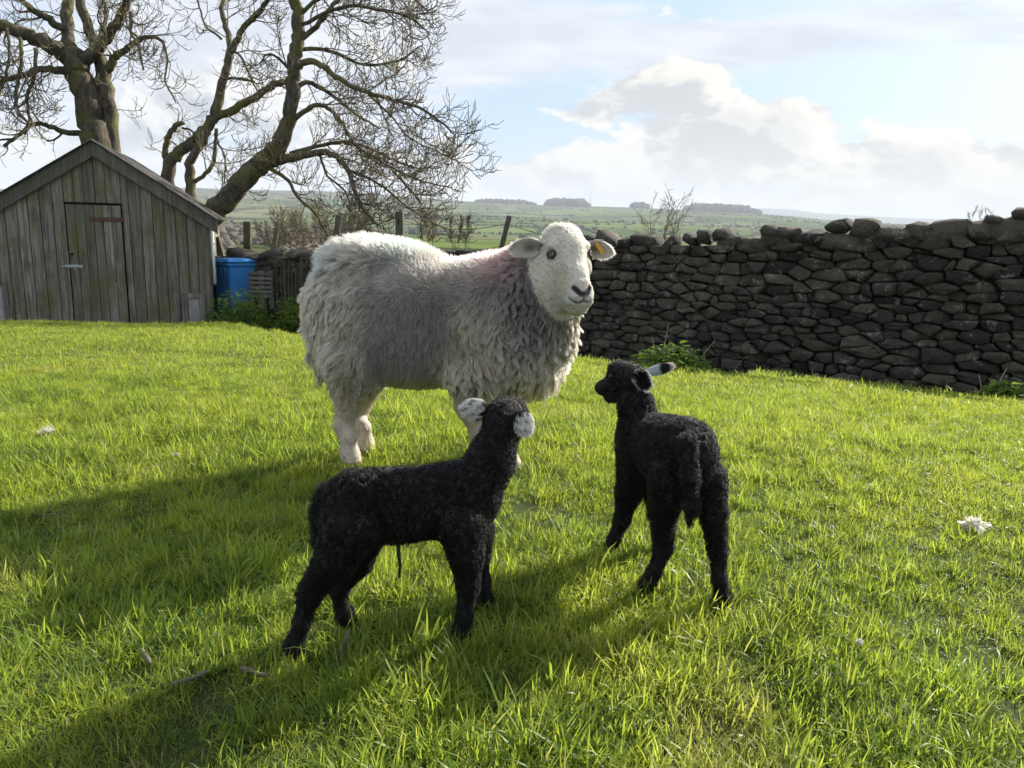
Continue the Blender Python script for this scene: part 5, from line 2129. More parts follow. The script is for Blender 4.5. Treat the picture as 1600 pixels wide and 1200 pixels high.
def lamb_common(root, B, rng, head, headr, muzzle, paint=None, n=52000, comb0=(0, 0, -0.6), tails=None):
    v, f = B.mesh()
    vn = vertex_normals(v, f)
    zg = ground_z(v[:, 0], v[:, 1])
    c = np.tile(np.array([0.010, 0.010, 0.011]), (len(v), 1))
    if paint is not None:
        c = paint(v, c)
    hoof = sstep(0.017, 0.011, v[:, 2] - zg)[:, None]
    c = c * (1 - hoof) + np.array([0.055, 0.050, 0.045]) * hoof
    me = mesh('body', v, f)
    color_attr(me, 'tint', c)
    link('body', me, LAMB_SKIN, root)
    rt, nn = scatter(v, f, n, rng)
    zz = rt[:, 2] - ground_z(rt[:, 0], rt[:, 1])
    keep = zz > 0.014
    rt, nn, zz = rt[keep], nn[keep], zz[keep]
    n = len(rt)
    hd = sstep(headr * 1.5, headr * 0.9, np.linalg.norm(rt - head, axis=1))
    mz = sstep(headr * 1.3, headr * 0.5, np.linalg.norm(rt - muzzle, axis=1))
    face = np.clip(np.maximum(hd * 0.75, mz), 0, 1)
    low = sstep(0.17, 0.08, zz)
    L = (0.0100 * (1 - 0.52 * low)) * (1 - 0.72 * face) * rng.uniform(0.7, 1.25, n)
    comb = np.tile(np.array(comb0, float), (n, 1))
    cr = 0.0038 * (1 - 0.85 * face) * (1 - 0.62 * low)
    turns = np.full(n, 1.15) + rng.normal(0, 0.2, n)
    lift = np.clip(0.62 - 0.34 * face - 0.1 * low + 0.12 * rng.normal(0, 1, n), 0.08, 0.95)
    pts = curl_coat(rt, nn, rng, L, comb, cr, turns, lift)
    col = np.tile(np.array([0.0042, 0.0042, 0.0052]), (n, 1)) * rng.uniform(0.5, 1.8, (n, 1))
    painted_sheen = (rng.random(n) < 0.07 * sstep(0.15, 0.24, zz))[:, None]  # scattered pale strands paint highlights on the upper curls
    col = np.where(painted_sheen, np.array([0.10, 0.094, 0.088]), col)
    brown = (rng.random(n) < 0.05)[:, None]
    col = np.where(brown, np.array([0.022, 0.015, 0.010]), col)
    if paint is not None:
        col = paint(rt, col)
    k = pts.shape[1]
    T = np.linspace(0, 1, k)
    rad = (0.00052 * (1 - 0.7 * T))[None, :] * rng.uniform(0.8, 1.25, (n, 1))
    strands('wool', pts, rad, col, LAMB_WOOL, root)


def lamb_ear(root, base, along, face, L, Wd, cup, droop, paint, rng, label=None, hair=0.008):
    along = unit(np.array(along, float))
    face = np.array(face, float)
    face = unit(face - along * (face @ along))
    ac = np.cross(along, face)
    ev, ef, ec = ear_mesh(base, along, ac, face, L, Wd, cup, droop, paint, thick=0.0035)
    em = mesh('ear', ev, [tuple(q) for q in ef])
    color_attr(em, 'tint', ec)
    o = link('ear', em, LAMB_SKIN, root)
    if label:
        o['label'] = label
    p, nn = scatter(ev, ef, 2600, rng)
    kd = kdtree.KDTree(len(ev))
    for i, q in enumerate(ev):
        kd.insert(q, i)
    kd.balance()
    col = ec[[kd.find(q)[1] for q in p]]
    n = len(p)
    L_ = hair * rng.uniform(0.6, 1.3, n)
    pts, _ = lock_coat(p, nn, 260, rng, L_, np.tile(along, (n, 1)), np.full(n, 0.35), np.full(n, 0.0006), np.full(n, 0.012), np.full(n, 0.25), k=4)
    rad = (0.00045 * (1 - 0.7 * np.linspace(0, 1, 4)))[None, :] * np.ones((n, 1))
    strands('ear_hair', pts, rad, np.clip(col * rng.uniform(0.7, 1.2, (n, 1)), 0.005, 0.9), LAMB_WOOL, o)


def lamb_eye(root, ctr, out, r):
    bm = bmesh.new()
    bmesh.ops.create_uvsphere(bm, u_segments=14, v_segments=10, radius=r)
    me = bpy.data.meshes.new('eye')
    bm.to_mesh(me)
    bm.free()
    me.transform(Matrix.Translation(Vector(ctr)))
    me.polygons.foreach_set('use_smooth', np.full(len(me.polygons), True))
    m, t, bs, _ = material('lamb_eye')
    bs.inputs['Base Color'].default_value = (0.02, 0.017, 0.02, 1)
    bs.inputs['Roughness'].default_value = 0.08
    link('eye', me, m, root)


WHITE = np.array([0.72, 0.70, 0.67])
BLACK = np.array([0.012, 0.012, 0.014])


def build_lamb_a():
    rng = np.random.default_rng(31)
    E = lambda px, py, Y: np.array(at(px, py, Y))
    fn, ff = np.array(ground_at(722, 1003)), np.array(ground_at(757, 950))
    hn, hf = np.array(ground_at(460, 1028)), np.array(ground_at(541, 980))
    Yf, Yh = (fn[1] + ff[1]) / 2, (hn[1] + hf[1]) / 2
    s = pxm((Yf + Yh) / 2)
    root = empty('lamb', ((fn[0] + hn[0]) / 2, (Yf + Yh) / 2, 0.0), 'black curly lamb standing side-on with its head turned away to the ewe', 'lamb', 'black lambs beside the ewe')
    B = Body((-0.52, 1.08, -0.03), (0.16, 1.75, 0.52), 0.0042, 0.02)
    B.ell(E(546, 798, Yh + 0.01), (39 * s, 0.060, 52 * s), k=0.03)
    B.ell(E(615, 798, (Yf + Yh) / 2), (88 * s, 0.060, 46 * s), k=0.03)
    B.ell(E(712, 788, Yf), (56 * s, 0.058, 58 * s), k=0.03)
    B.cone(E(560, 768, Yh), 0.034, E(700, 762, Yf), 0.036, 0.03)
    # neck and the head, which looks away and up
    B.cone(E(738, 772, Yf), 0.050, E(765, 722, Yf + 0.02), 0.038, 0.025)
    B.cone(E(765, 722, Yf + 0.02), 0.036, E(785, 668, Yf + 0.05), 0.031, 0.02)
    hc = E(789, 655, Yf + 0.07)
    B.ell(hc, (0.040, 0.050, 0.043), k=0.02)
    nose = E(806, 640, Yf + 0.175)
    B.cone(hc + np.array([0.003, 0.03, -0.004]), 0.036, nose, 0.022, 0.015)
    B.ell(nose, (0.021, 0.018, 0.018), k=0.01)
    B.cone(hc + np.array([0, 0.03, -0.03]), 0.022, nose + np.array([0, -0.01, -0.014]), 0.013, 0.012)
    # legs
    for foot, Y, dx, dy in ((hn, hn[1] + 0.01, 0, 0), (hf, hf[1], 0, 0)):
        if foot is hn:
            pts = [(E(545, 828, Y + 0.015), 0.048), (E(523, 876, Y), 0.029), (E(484, 928, Y), 0.0175), (E(472, 972, Y - 0.005), 0.0125)]
        else:
            pts = [(E(560, 832, Y - 0.02), 0.044), (E(557, 878, Y), 0.024), (E(529, 922, Y), 0.0145), (E(534, 950, Y), 0.0110)]
        pts += [(foot + np.array([0.0, 0, 0.022]), 0.0145), (foot + np.array([0.004, -0.002, 0.009]), 0.0140)]
        B.chain(pts, 0.014)
    B.chain([(E(722, 825, fn[1] + 0.02), 0.042), (E(728, 866, fn[1]), 0.024), (E(731, 918, fn[1]), 0.0160), (E(725, 962, fn[1]), 0.0120), (fn + np.array([0, 0, 0.022]), 0.0145), (fn + np.array([0.003, -0.003, 0.009]), 0.014)], 0.014)
    B.chain([(E(738, 830, ff[1] - 0.02), 0.038), (E(747, 868, ff[1]), 0.019), (E(753, 908, ff[1]), 0.0135), (ff + np.array([0, 0, 0.022]), 0.0125), (ff + np.array([0.003, -0.003, 0.009]), 0.0125)], 0.014)
    B.chain([(E(514, 775, Yh), 0.020), (E(502, 800, Yh), 0.014), (E(499, 845, Yh), 0.010)], 0.012)

    def paint(p, c):
        return c
    lamb_common(root, B, rng, hc, 0.045, nose, paint)

    def ear_back(t, q, sd):      # seen from behind: white, black at the root and in flecks
        k = 1.0 if t < 0.20 + 0.10 * math.sin(7 * q) else 0.75 * max(0.0, min(1.0, 4 * (math.sin(11.3 * t + 6.1 * q) * math.sin(10.7 * q - 5.0 * t + 1.0) - 0.42)))
        return BLACK * k + WHITE * (1 - k)
    lamb_ear(root, hc + np.array([-0.030, -0.012, 0.016]), (-0.9, -0.10, 0.18), (0.25, 0.90, -0.1), 0.056, 0.024, 0.010, 0.004, ear_back, rng, 'white ear with black flecks')
    lamb_ear(root, hc + np.array([0.022, -0.038, 0.026]), (0.42, -0.42, -0.60), (0.25, 0.90, -0.35), 0.046, 0.0215, 0.010, 0.004, ear_back, rng, 'white ear with black flecks')
    # drying navel cord under the belly
    m, t, bs, _ = material('navel_cord')
    bs.inputs['Base Color'].default_value = (0.010, 0.045, 0.030, 1)
    bs.inputs['Roughness'].default_value = 0.5
    Y = (Yf + Yh) / 2
    MB().tube([E(622, 838, Y), E(623, 866, Y), E(625, 884, Y), E(623, 903, Y)], [0.005, 0.0036, 0.0030, 0.0016], 8).build('navel_cord', m, root, smooth=True)['label'] = 'dark green drying navel cord'
    for sg in (-1, 1):
        lamb_eye(root, hc + np.array([sg * 0.030, 0.045, 0.012]), (sg, 0.5, 0), 0.008)


def build_lamb_b():
    rng = np.random.default_rng(41)
    E = lambda px, py, Y: np.array(at(px, py, Y))
    hl, hr = np.array(ground_at(1010, 930)), np.array(ground_at(1129, 950))
    fl, fr = np.array(ground_at(955, 860)), np.array(ground_at(1040, 858))
    Yh = (hl[1] + hr[1]) / 2 + 0.02
    Yf = (fl[1] + fr[1]) / 2
    root = empty('lamb', ((hl[0] + hr[0]) / 2, (Yf + Yh) / 2, 0.0), 'black curly lamb seen from behind, tail hanging, face in profile', 'lamb', 'black lambs beside the ewe')
    s, sf = pxm(Yh), pxm(Yf)
    B = Body((0.06, 1.28, -0.04), (0.60, 2.02, 0.60), 0.0042, 0.02)
    ym = (Yh + Yf) / 2
    B.ell(E(1075, 722, Yh + 0.02), (41 * s, 0.060, 57 * s), k=0.03)
    B.cone(E(1068, 700, Yh + 0.05), 0.060, E(1010, 690, Yf), 0.056, 0.03)
    B.ell(E(1040, 706, ym), (44 * s, 0.11, 50 * s), k=0.03)
    B.ell(E(1002, 700, Yf), (34 * sf, 0.062, 56 * sf), k=0.03)
    B.cone(E(1000, 672, Yf), 0.042, E(993, 632, Yf + 0.02), 0.034, 0.025)
    B.cone(E(993, 632, Yf + 0.02), 0.033, E(988, 600, Yf + 0.03), 0.031, 0.02)
    hc = E(984, 590, Yf + 0.035)
    S = pxm(Yf + 0.03)
    lk = unit(np.array([-0.86, 0.34, -0.18]))            # looks up the field at the ewe
    B.ell(hc, (0.042, 0.036, 0.036), k=0.015)
    B.ell(E(968, 577, Yf + 0.04), (0.026, 0.027, 0.020), k=0.015)
    nose = E(942, 605, Yf + 0.06)
    B.cone(hc + np.array([-0.012, 0.004, -0.002]), 0.031, nose, 0.0165, 0.015)
    B.ell(nose + np.array([-0.003, 0, -0.002]), (0.015, 0.017, 0.015), k=0.008)
    B.cone(hc + np.array([0.002, 0.004, -0.026]), 0.024, E(952, 620, Yf + 0.06), 0.0125, 0.012)
    # hind legs
    B.chain([(E(1048, 752, Yh), 0.042), (E(1036, 800, hl[1] + 0.012), 0.0235), (E(1036, 858, hl[1] + 0.012), 0.0165), (E(1022, 895, hl[1]), 0.0130), (hl + np.array([0, 0, 0.024]), 0.0150), (hl + np.array([-0.004, 0.0, 0.009]), 0.0145)], 0.014)
    B.chain([(E(1103, 752, Yh), 0.040), (E(1114, 800, hr[1] + 0.012), 0.0210), (E(1121, 858, hr[1] + 0.012), 0.0155), (E(1124, 905, hr[1]), 0.0128), (hr + np.array([0, 0, 0.024]), 0.0150), (hr + np.array([0.0, -0.002, 0.009]), 0.0145)], 0.014)
    # fore legs
    B.chain([(E(992, 735, fl[1]), 0.040), (E(982, 772, fl[1]), 0.025), (E(972, 812, fl[1]), 0.0170), (fl + np.array([0.006, 0, 0.030]), 0.0135), (fl + np.array([-0.004, -0.003, 0.010]), 0.0140)], 0.014)
    B.chain([(E(1018, 735, fr[1]), 0.036), (E(1024, 780, fr[1]), 0.020), (E(1034, 820, fr[1]), 0.0135), (fr + np.array([0, 0, 0.026]), 0.0130), (fr + np.array([0.003, -0.003, 0.010]), 0.015)], 0.014)
    # tail
    B.chain([(E(1074, 690, Yh - 0.045), 0.015), (E(1078, 745, Yh - 0.070), 0.0110), (E(1080, 790, Yh - 0.068), 0.0090), (E(1078, 820, Yh - 0.064), 0.0030)], 0.012)
    lamb_common(root, B, rng, hc, 0.046, nose)
    pinkish = np.array([0.62, 0.50, 0.44])

    def near_ear(t, q, sd):
        if sd > 0:
            return BLACK * 0.7
        return WHITE * 0.8 if abs(q) > 0.72 or t > 0.88 else BLACK * 2

    def far_ear(t, q, sd):
        if t > 0.80:
            return pinkish
        return WHITE * np.array([0.88, 0.95, 1.05]) if t < 0.42 else BLACK * 1.2
    lamb_ear(root, hc + np.array([0.008, -0.030, 0.012]), (0.50, -0.55, -0.16), (-0.70, -0.66, 0.12), 0.050, 0.026, 0.012, 0.006, near_ear, rng, 'black ear with a white rim')
    lamb_ear(root, E(1012, 583, Yf + 0.05), (1.0, 0.15, 0.26), (0.05, 0.75, 0.45), 0.066, 0.0165, 0.008, -0.002, far_ear, rng, 'white and black ear with a pink tip')
    lamb_eye(root, E(955, 588, Yf + 0.022), (-0.3, -1, 0), 0.0075)


build_lamb_a()
build_lamb_b()
# ------------------------------------------------------------------ grass
def blade_set(rng, n, radius, hmin, hmax, wmin, wmax, lean, segs=4):
    v, f, c = [], [], []
    for i in range(n):
        a = rng.random() * 6.283
        r = radius * math.sqrt(rng.random())
        b = np.array([math.cos(a) * r, math.sin(a) * r, -0.006])
        yaw = rng.random() * 6.283
        d = np.array([math.cos(yaw), math.sin(yaw), 0])
        side = np.array([-d[1], d[0], 0])
        L = rng.uniform(hmin, hmax) * (0.7 + 0.5 * rng.random())
        w = rng.uniform(wmin, wmax)
        le = abs(rng.normal(0, lean)) + 0.12
        curl = rng.uniform(0.3, 1.5)
        tw = rng.normal(0, 0.5)
        shade = rng.uniform(0.0, 1.0)
        dry = 1.0 if rng.random() < 0.055 else 0.0
        p = b.copy()
        k0 = len(v)
        for s in range(segs + 1):
            t = s / segs
            ang = le + curl * t * t * le * 1.8
            ang = min(ang, 1.95)
            if s:
                p = p + (d * math.sin(ang) + np.array([0, 0, math.cos(ang)])) * (L / segs)
            ww = w * (0.75 + 0.5 * t) * (1 - t ** 2.6) if s < segs else 0
            sd = side * math.cos(tw * t) + np.array([0, 0, 1]) * math.sin(tw * t)
            if s < segs:
                v += [p - sd * ww * 0.5, p + sd * ww * 0.5]
                c += [(shade, t, dry)] * 2
            else:
                v.append(p)
                c.append((shade, t, dry))
        for s in range(segs - 1):
            q = k0 + 2 * s
            f.append((q, q + 1, q + 3, q + 2))
        q = k0 + 2 * (segs - 1)
        f.append((q, q + 1, q + 2))
    return np.array(v), f, np.array(c)


def grass_material():
    m, t, bs, out = material('grass')
    a = t.split(t.attr('blade'))
    oi = t.new('ShaderNodeObjectInfo')
    p = t.pos()
    rnd = oi.outputs['Random']
    big = t.noise(p, 1.1, 3)
    base = t.mix(a[0], (0.110, 0.215, 0.030), (0.300, 0.405, 0.068))
    base = t.mix(t.ramp(t.math('ADD', t.math('MULTIPLY', rnd, 0.5), t.math('MULTIPLY', big, 0.8)), 0.45, 0.95, 0, 0.75), base, (0.375, 0.380, 0.055))
    base = t.mix(t.ramp(t.noise(p, 2.6, 4, 0.65), 0.47, 0.62, 0, 0.85), base, (0.038, 0.100, 0.022))
    base = t.mix(t.ramp(t.noise(p, 8.0, 2), 0.50, 0.66, 0, 0.65), base, (0.042, 0.098, 0.020))
    base = t.mix(t.ramp(t.noise(t.vmath('ADD', p, (7.0, 3.0, 0.0)), 1.6, 4, 0.65), 0.57, 0.72, 0, 0.6), base, (0.360, 0.320, 0.130))
    base = t.mix(t.ramp(a[1], 0.0, 0.30, 0.45, 0.0), base, (0.150, 0.150, 0.060))     # paler sheaths low on the blade
    base = t.mix(t.math('MULTIPLY', a[2], 0.9), base, (0.42, 0.36, 0.20))
    t.put(bs.inputs['Base Color'], base)
    bs.inputs['Roughness'].default_value = 0.42
    bs.inputs['Specular IOR Level'].default_value = 0.25
    tr = t.new('ShaderNodeBsdfTranslucent')
    t.put(tr.inputs[0], t.mix(0.50, base, (0.56, 0.66, 0.060)))
    mx = t.new('ShaderNodeMixShader')
    mx.inputs[0].default_value = 0.56
    t.l.new(bs.outputs[0], mx.inputs[1])
    t.l.new(tr.outputs[0], mx.inputs[2])
    t.l.new(mx.outputs[0], out.inputs[0])
    return m


def scatter_object(name, pts, yaw, scale, pick, sources, label, cat, tilt=None):
    """one object whose geometry nodes set a tuft on each of its points"""
    me = bpy.data.meshes.new(name)
    me.vertices.add(len(pts))
    me.vertices.foreach_set('co', np.asarray(pts, dtype=np.float32).ravel())
    rot = np.zeros((len(pts), 3), dtype=np.float32)
    rot[:, 2] = yaw
    if tilt is not None:
        rot[:, :2] = tilt
    for nm, ty, arr, key in (('turn', 'FLOAT_VECTOR', rot, 'vector'), ('size', 'FLOAT', scale, 'value'), ('pick', 'INT', pick, 'value')):
        at_ = me.attributes.new(nm, ty, 'POINT')
        at_.data.foreach_set(key, np.ascontiguousarray(arr, dtype=np.int32 if ty == 'INT' else np.float32).ravel())
    me.update()
    o = bpy.data.objects.new(name, me)
    COL.objects.link(o)
    coll = bpy.data.collections.new(name + '_tufts')
    for q in sources:
        coll.objects.link(q)
    ng = bpy.data.node_groups.new(name, 'GeometryNodeTree')
    ng.interface.new_socket('Geometry', in_out='INPUT', socket_type='NodeSocketGeometry')
    ng.interface.new_socket('Geometry', in_out='OUTPUT', socket_type='NodeSocketGeometry')
    N = ng.nodes
    gi, go = N.new('NodeGroupInput'), N.new('NodeGroupOutput')
    mp = N.new('GeometryNodeMeshToPoints')
    ip = N.new('GeometryNodeInstanceOnPoints')
    ci = N.new('GeometryNodeCollectionInfo')
    ci.inputs['Collection'].default_value = coll
    ci.inputs['Separate Children'].default_value = True
    ci.inputs['Reset Children'].default_value = True

    def named(nm, dt):
        nd = N.new('GeometryNodeInputNamedAttribute')
        nd.data_type = dt
        nd.inputs['Name'].default_value = nm
        return nd.outputs['Attribute']
    L = ng.links.new
    L(gi.outputs[0], mp.inputs['Mesh'])
    L(mp.outputs[0], ip.inputs['Points'])
    L(ci.outputs[0], ip.inputs['Instance'])
    ip.inputs['Pick Instance'].default_value = True
    L(named('pick', 'INT'), ip.inputs['Instance Index'])
    e2r = N.new('FunctionNodeEulerToRotation')
    L(named('turn', 'FLOAT_VECTOR'), e2r.inputs[0])
    L(e2r.outputs[0], ip.inputs['Rotation'])
    L(named('size', 'FLOAT'), ip.inputs['Scale'])
    L(ip.outputs[0], go.inputs[0])
    md = o.modifiers.new('scatter', 'NODES')
    md.node_group = ng
    return tag(o, label, cat, kind='stuff')


def patch(rng, radius, tufts, kinds, scale=1.0):
    """a round piece of turf: many tufts, thinner towards its rim so that patches blend"""
    V, F, C = [], [], []
    n0 = 0
    off = rng.random(3) * 50
    for _ in range(tufts):
        a, r = rng.random() * 6.283, radius * math.sqrt(rng.random())
        x, y = math.cos(a) * r, math.sin(a) * r
        if r > 0.55 * radius and rng.random() < (r / radius - 0.55) / 0.45 * 0.8:
            continue
        q = np.array([x * 14, y * 14, 0]) + off
        h = float(vnoise(q)) * 0.55 + float(vnoise(q * 2.7)) * 0.3
        if h < -0.34 and rng.random() < 0.62:
            continue
        pool = kinds[0] if h < 0.16 else kinds[1] if rng.random() < 0.86 else kinds[2]
        v, f, c = pool[rng.integers(len(pool))]
        yaw = rng.random() * 6.283
        sc = scale * max(0.36, 0.80 + 0.95 * h + 0.12 * rng.normal())
        Rm = np.array([[math.cos(yaw), -math.sin(yaw), 0], [math.sin(yaw), math.cos(yaw), 0], [0, 0, 1]])
        v = (v * sc) @ Rm.T
        lean = rng.normal(0, 0.22, 2)
        v[:, :2] += v[:, 2:] * lean
        V.append(v + np.array([x, y, 0]))
        F += [tuple(i + n0 for i in q) for q in f]
        cc = c.copy()
        cc[:, 0] = np.clip(cc[:, 0] * 0.7 + 0.3 * rng.random(), 0, 1)
        C.append(cc)
        n0 += len(v)
    return np.vstack(V), F, np.vstack(C)


def build_grass():
    rng = np.random.default_rng(77)
    gm = grass_material()
    short = [blade_set(rng, 36, 0.034, 0.018, 0.040, 0.0014, 0.0028, 0.85) for _ in range(6)] + [blade_set(rng, 26, 0.040, 0.020, 0.042, 0.0018, 0.0034, 1.1) for _ in range(4)]
    mid = [blade_set(rng, 26, 0.030, 0.028, 0.055, 0.0017, 0.0034, 0.72) for _ in range(6)]
    tall = [blade_set(rng, 14, 0.022, 0.045, 0.085, 0.0022, 0.0044, 0.55) for _ in range(4)]
    kinds = (short, mid, tall)
    coarse = ([blade_set(rng, 16, 0.05, 0.018, 0.036, 0.0026, 0.0050, 0.85, 3) for _ in range(5)],
              [blade_set(rng, 14, 0.05, 0.026, 0.048, 0.0028, 0.0054, 0.75, 3) for _ in range(5)],
              [blade_set(rng, 9, 0.04, 0.040, 0.070, 0.0030, 0.0058, 0.6, 3) for _ in range(3)])
    src = []
    for i in range(12):
        near = i < 8
        v, f, c = patch(rng, 0.20 if near else 0.42, 118 if near else 280, kinds if near else coarse)
        me = mesh('turf', v, f)
        color_attr(me, 'blade', c)
        me.materials.append(gm)
        src.append(bpy.data.objects.new('turf_%02d' % i, me))
    P, K, SZ = [], [], []
    for y0, y1, step, near in ((0.15, 4.6, 0.150, True), (4.6, 12.4, 0.30, False)):
        xs = np.arange(-0.70 * y1 - 1.0, 0.70 * y1 + 1.0, step)
        ys = np.arange(y0, y1, step)
        X, Y = np.meshgrid(xs, ys)
        q = np.stack([X.ravel(), Y.ravel()], 1) + rng.uniform(-0.45, 0.45, (X.size, 2)) * step
        q = q[np.abs(q[:, 0]) < 0.70 * q[:, 1] + 0.7]
        P.append(q)
        K.append(rng.integers(0, 8, len(q)) if near else rng.integers(8, 12, len(q)))
    P, K = np.vstack(P), np.concatenate(K)
    keep = (wall_dist(P[:, 0], P[:, 1]) > 0.25) & ~shed_inside(P[:, 0], P[:, 1])
    P, K = P[keep], K[keep]
    n = len(P)
    z = ground_z(P[:, 0], P[:, 1])
    e = 0.10
    gx = (ground_z(P[:, 0] + e, P[:, 1]) - ground_z(P[:, 0] - e, P[:, 1])) / (2 * e)
    gy = (ground_z(P[:, 0], P[:, 1] + e) - ground_z(P[:, 0], P[:, 1] - e)) / (2 * e)
    yaw = rng.random(n) * 6.283
    # turn about z first, then lean with the slope: euler XYZ applied as Rz(yaw) then tilt in the turned frame
    sx, sy = gx * np.cos(yaw) + gy * np.sin(yaw), -gx * np.sin(yaw) + gy * np.cos(yaw)
    tilt = np.stack([np.arctan(sy), -np.arctan(sx)], 1)
    p3 = np.stack([P[:, 0], P[:, 1], 0 * z], 1)
    scale = (0.96 + 0.32 * vnoise(p3 * 1.9 + 3) + 0.05 * rng.normal(0, 1, n)).clip(0.55, 1.6)
    scatter_object('grass', np.stack([P[:, 0], P[:, 1], z], 1), yaw, scale, K, src, 'short bright green pasture grass, sunlit from behind', 'grass', tilt)
    print('turf patches', n, 'tris', sum(len(q.data.polygons) for q in src))


build_grass()
# ------------------------------------------------------------------ nettles, wool tufts, twigs, stalks
def leaf_material(name, a, b):
    m, t, bs, out = material(name)
    oi = t.new('ShaderNodeNewGeometry').outputs['Random Per Island']
    c = t.mix(oi, a, b)
    t.put(bs.inputs['Base Color'], c)
    bs.inputs['Roughness'].default_value = 0.75
    bs.inputs['Specular IOR Level'].default_value = 0.15
    tr = t.new('ShaderNodeBsdfTranslucent')
    t.put(tr.inputs[0], t.mix(0.4, c, (0.30, 0.40, 0.03)))
    mx = t.new('ShaderNodeMixShader')
    mx.inputs[0].default_value = 0.42
    t.l.new(bs.outputs[0], mx.inputs[1])
    t.l.new(tr.outputs[0], mx.inputs[2])
    t.l.new(mx.outputs[0], out.inputs[0])
    return m


NETTLE = leaf_material('nettle_leaf', (0.065, 0.135, 0.022), (0.150, 0.235, 0.036))


def leafy(mb, rng, c, rx, ry, h, n, size):
    """dome of pointed drooping leaves"""
    for _ in range(n):
        a, r = rng.random() * 6.283, math.sqrt(rng.random())
        x, y = math.cos(a) * r, math.sin(a) * r
        z = h * (1 - r * r) ** 0.6 * rng.uniform(0.35, 1.05)
        p = np.array([c[0] + x * rx, c[1] + y * ry, c[2] + z])
        yaw = rng.random() * 6.283
        el = rng.uniform(-0.5, 0.6)
        d = np.array([math.cos(yaw) * math.cos(el), math.sin(yaw) * math.cos(el), math.sin(el)])
        s = unit(np.cross(d, np.array([0, 0, 1.0]) + rng.normal(0, 0.3, 3)))
        nn = np.cross(s, d)
        L = size * rng.uniform(0.6, 1.3)
        w = L * 0.27
        v = [p, p + d * L * 0.35 + s * w + nn * w * 0.25, p + d * L * 0.35 - s * w + nn * w * 0.25, p + d * L * 0.40 - nn * 0.0, p + d * L - nn * L * 0.22]
        mb.add(v, [(0, 3, 1), (0, 2, 3), (1, 3, 4), (3, 2, 4)])


def bank_at(px):
    """top of the bank before the wall, on the line of a picture column"""
    d = ray(px, 560)
    for Y in np.arange(3.5, 9, 0.01):
        x = d.x / d.y * Y
        if wall_dist(x, Y) < 1.75:
            break
    return Vector((x, Y, gz(x, Y)))


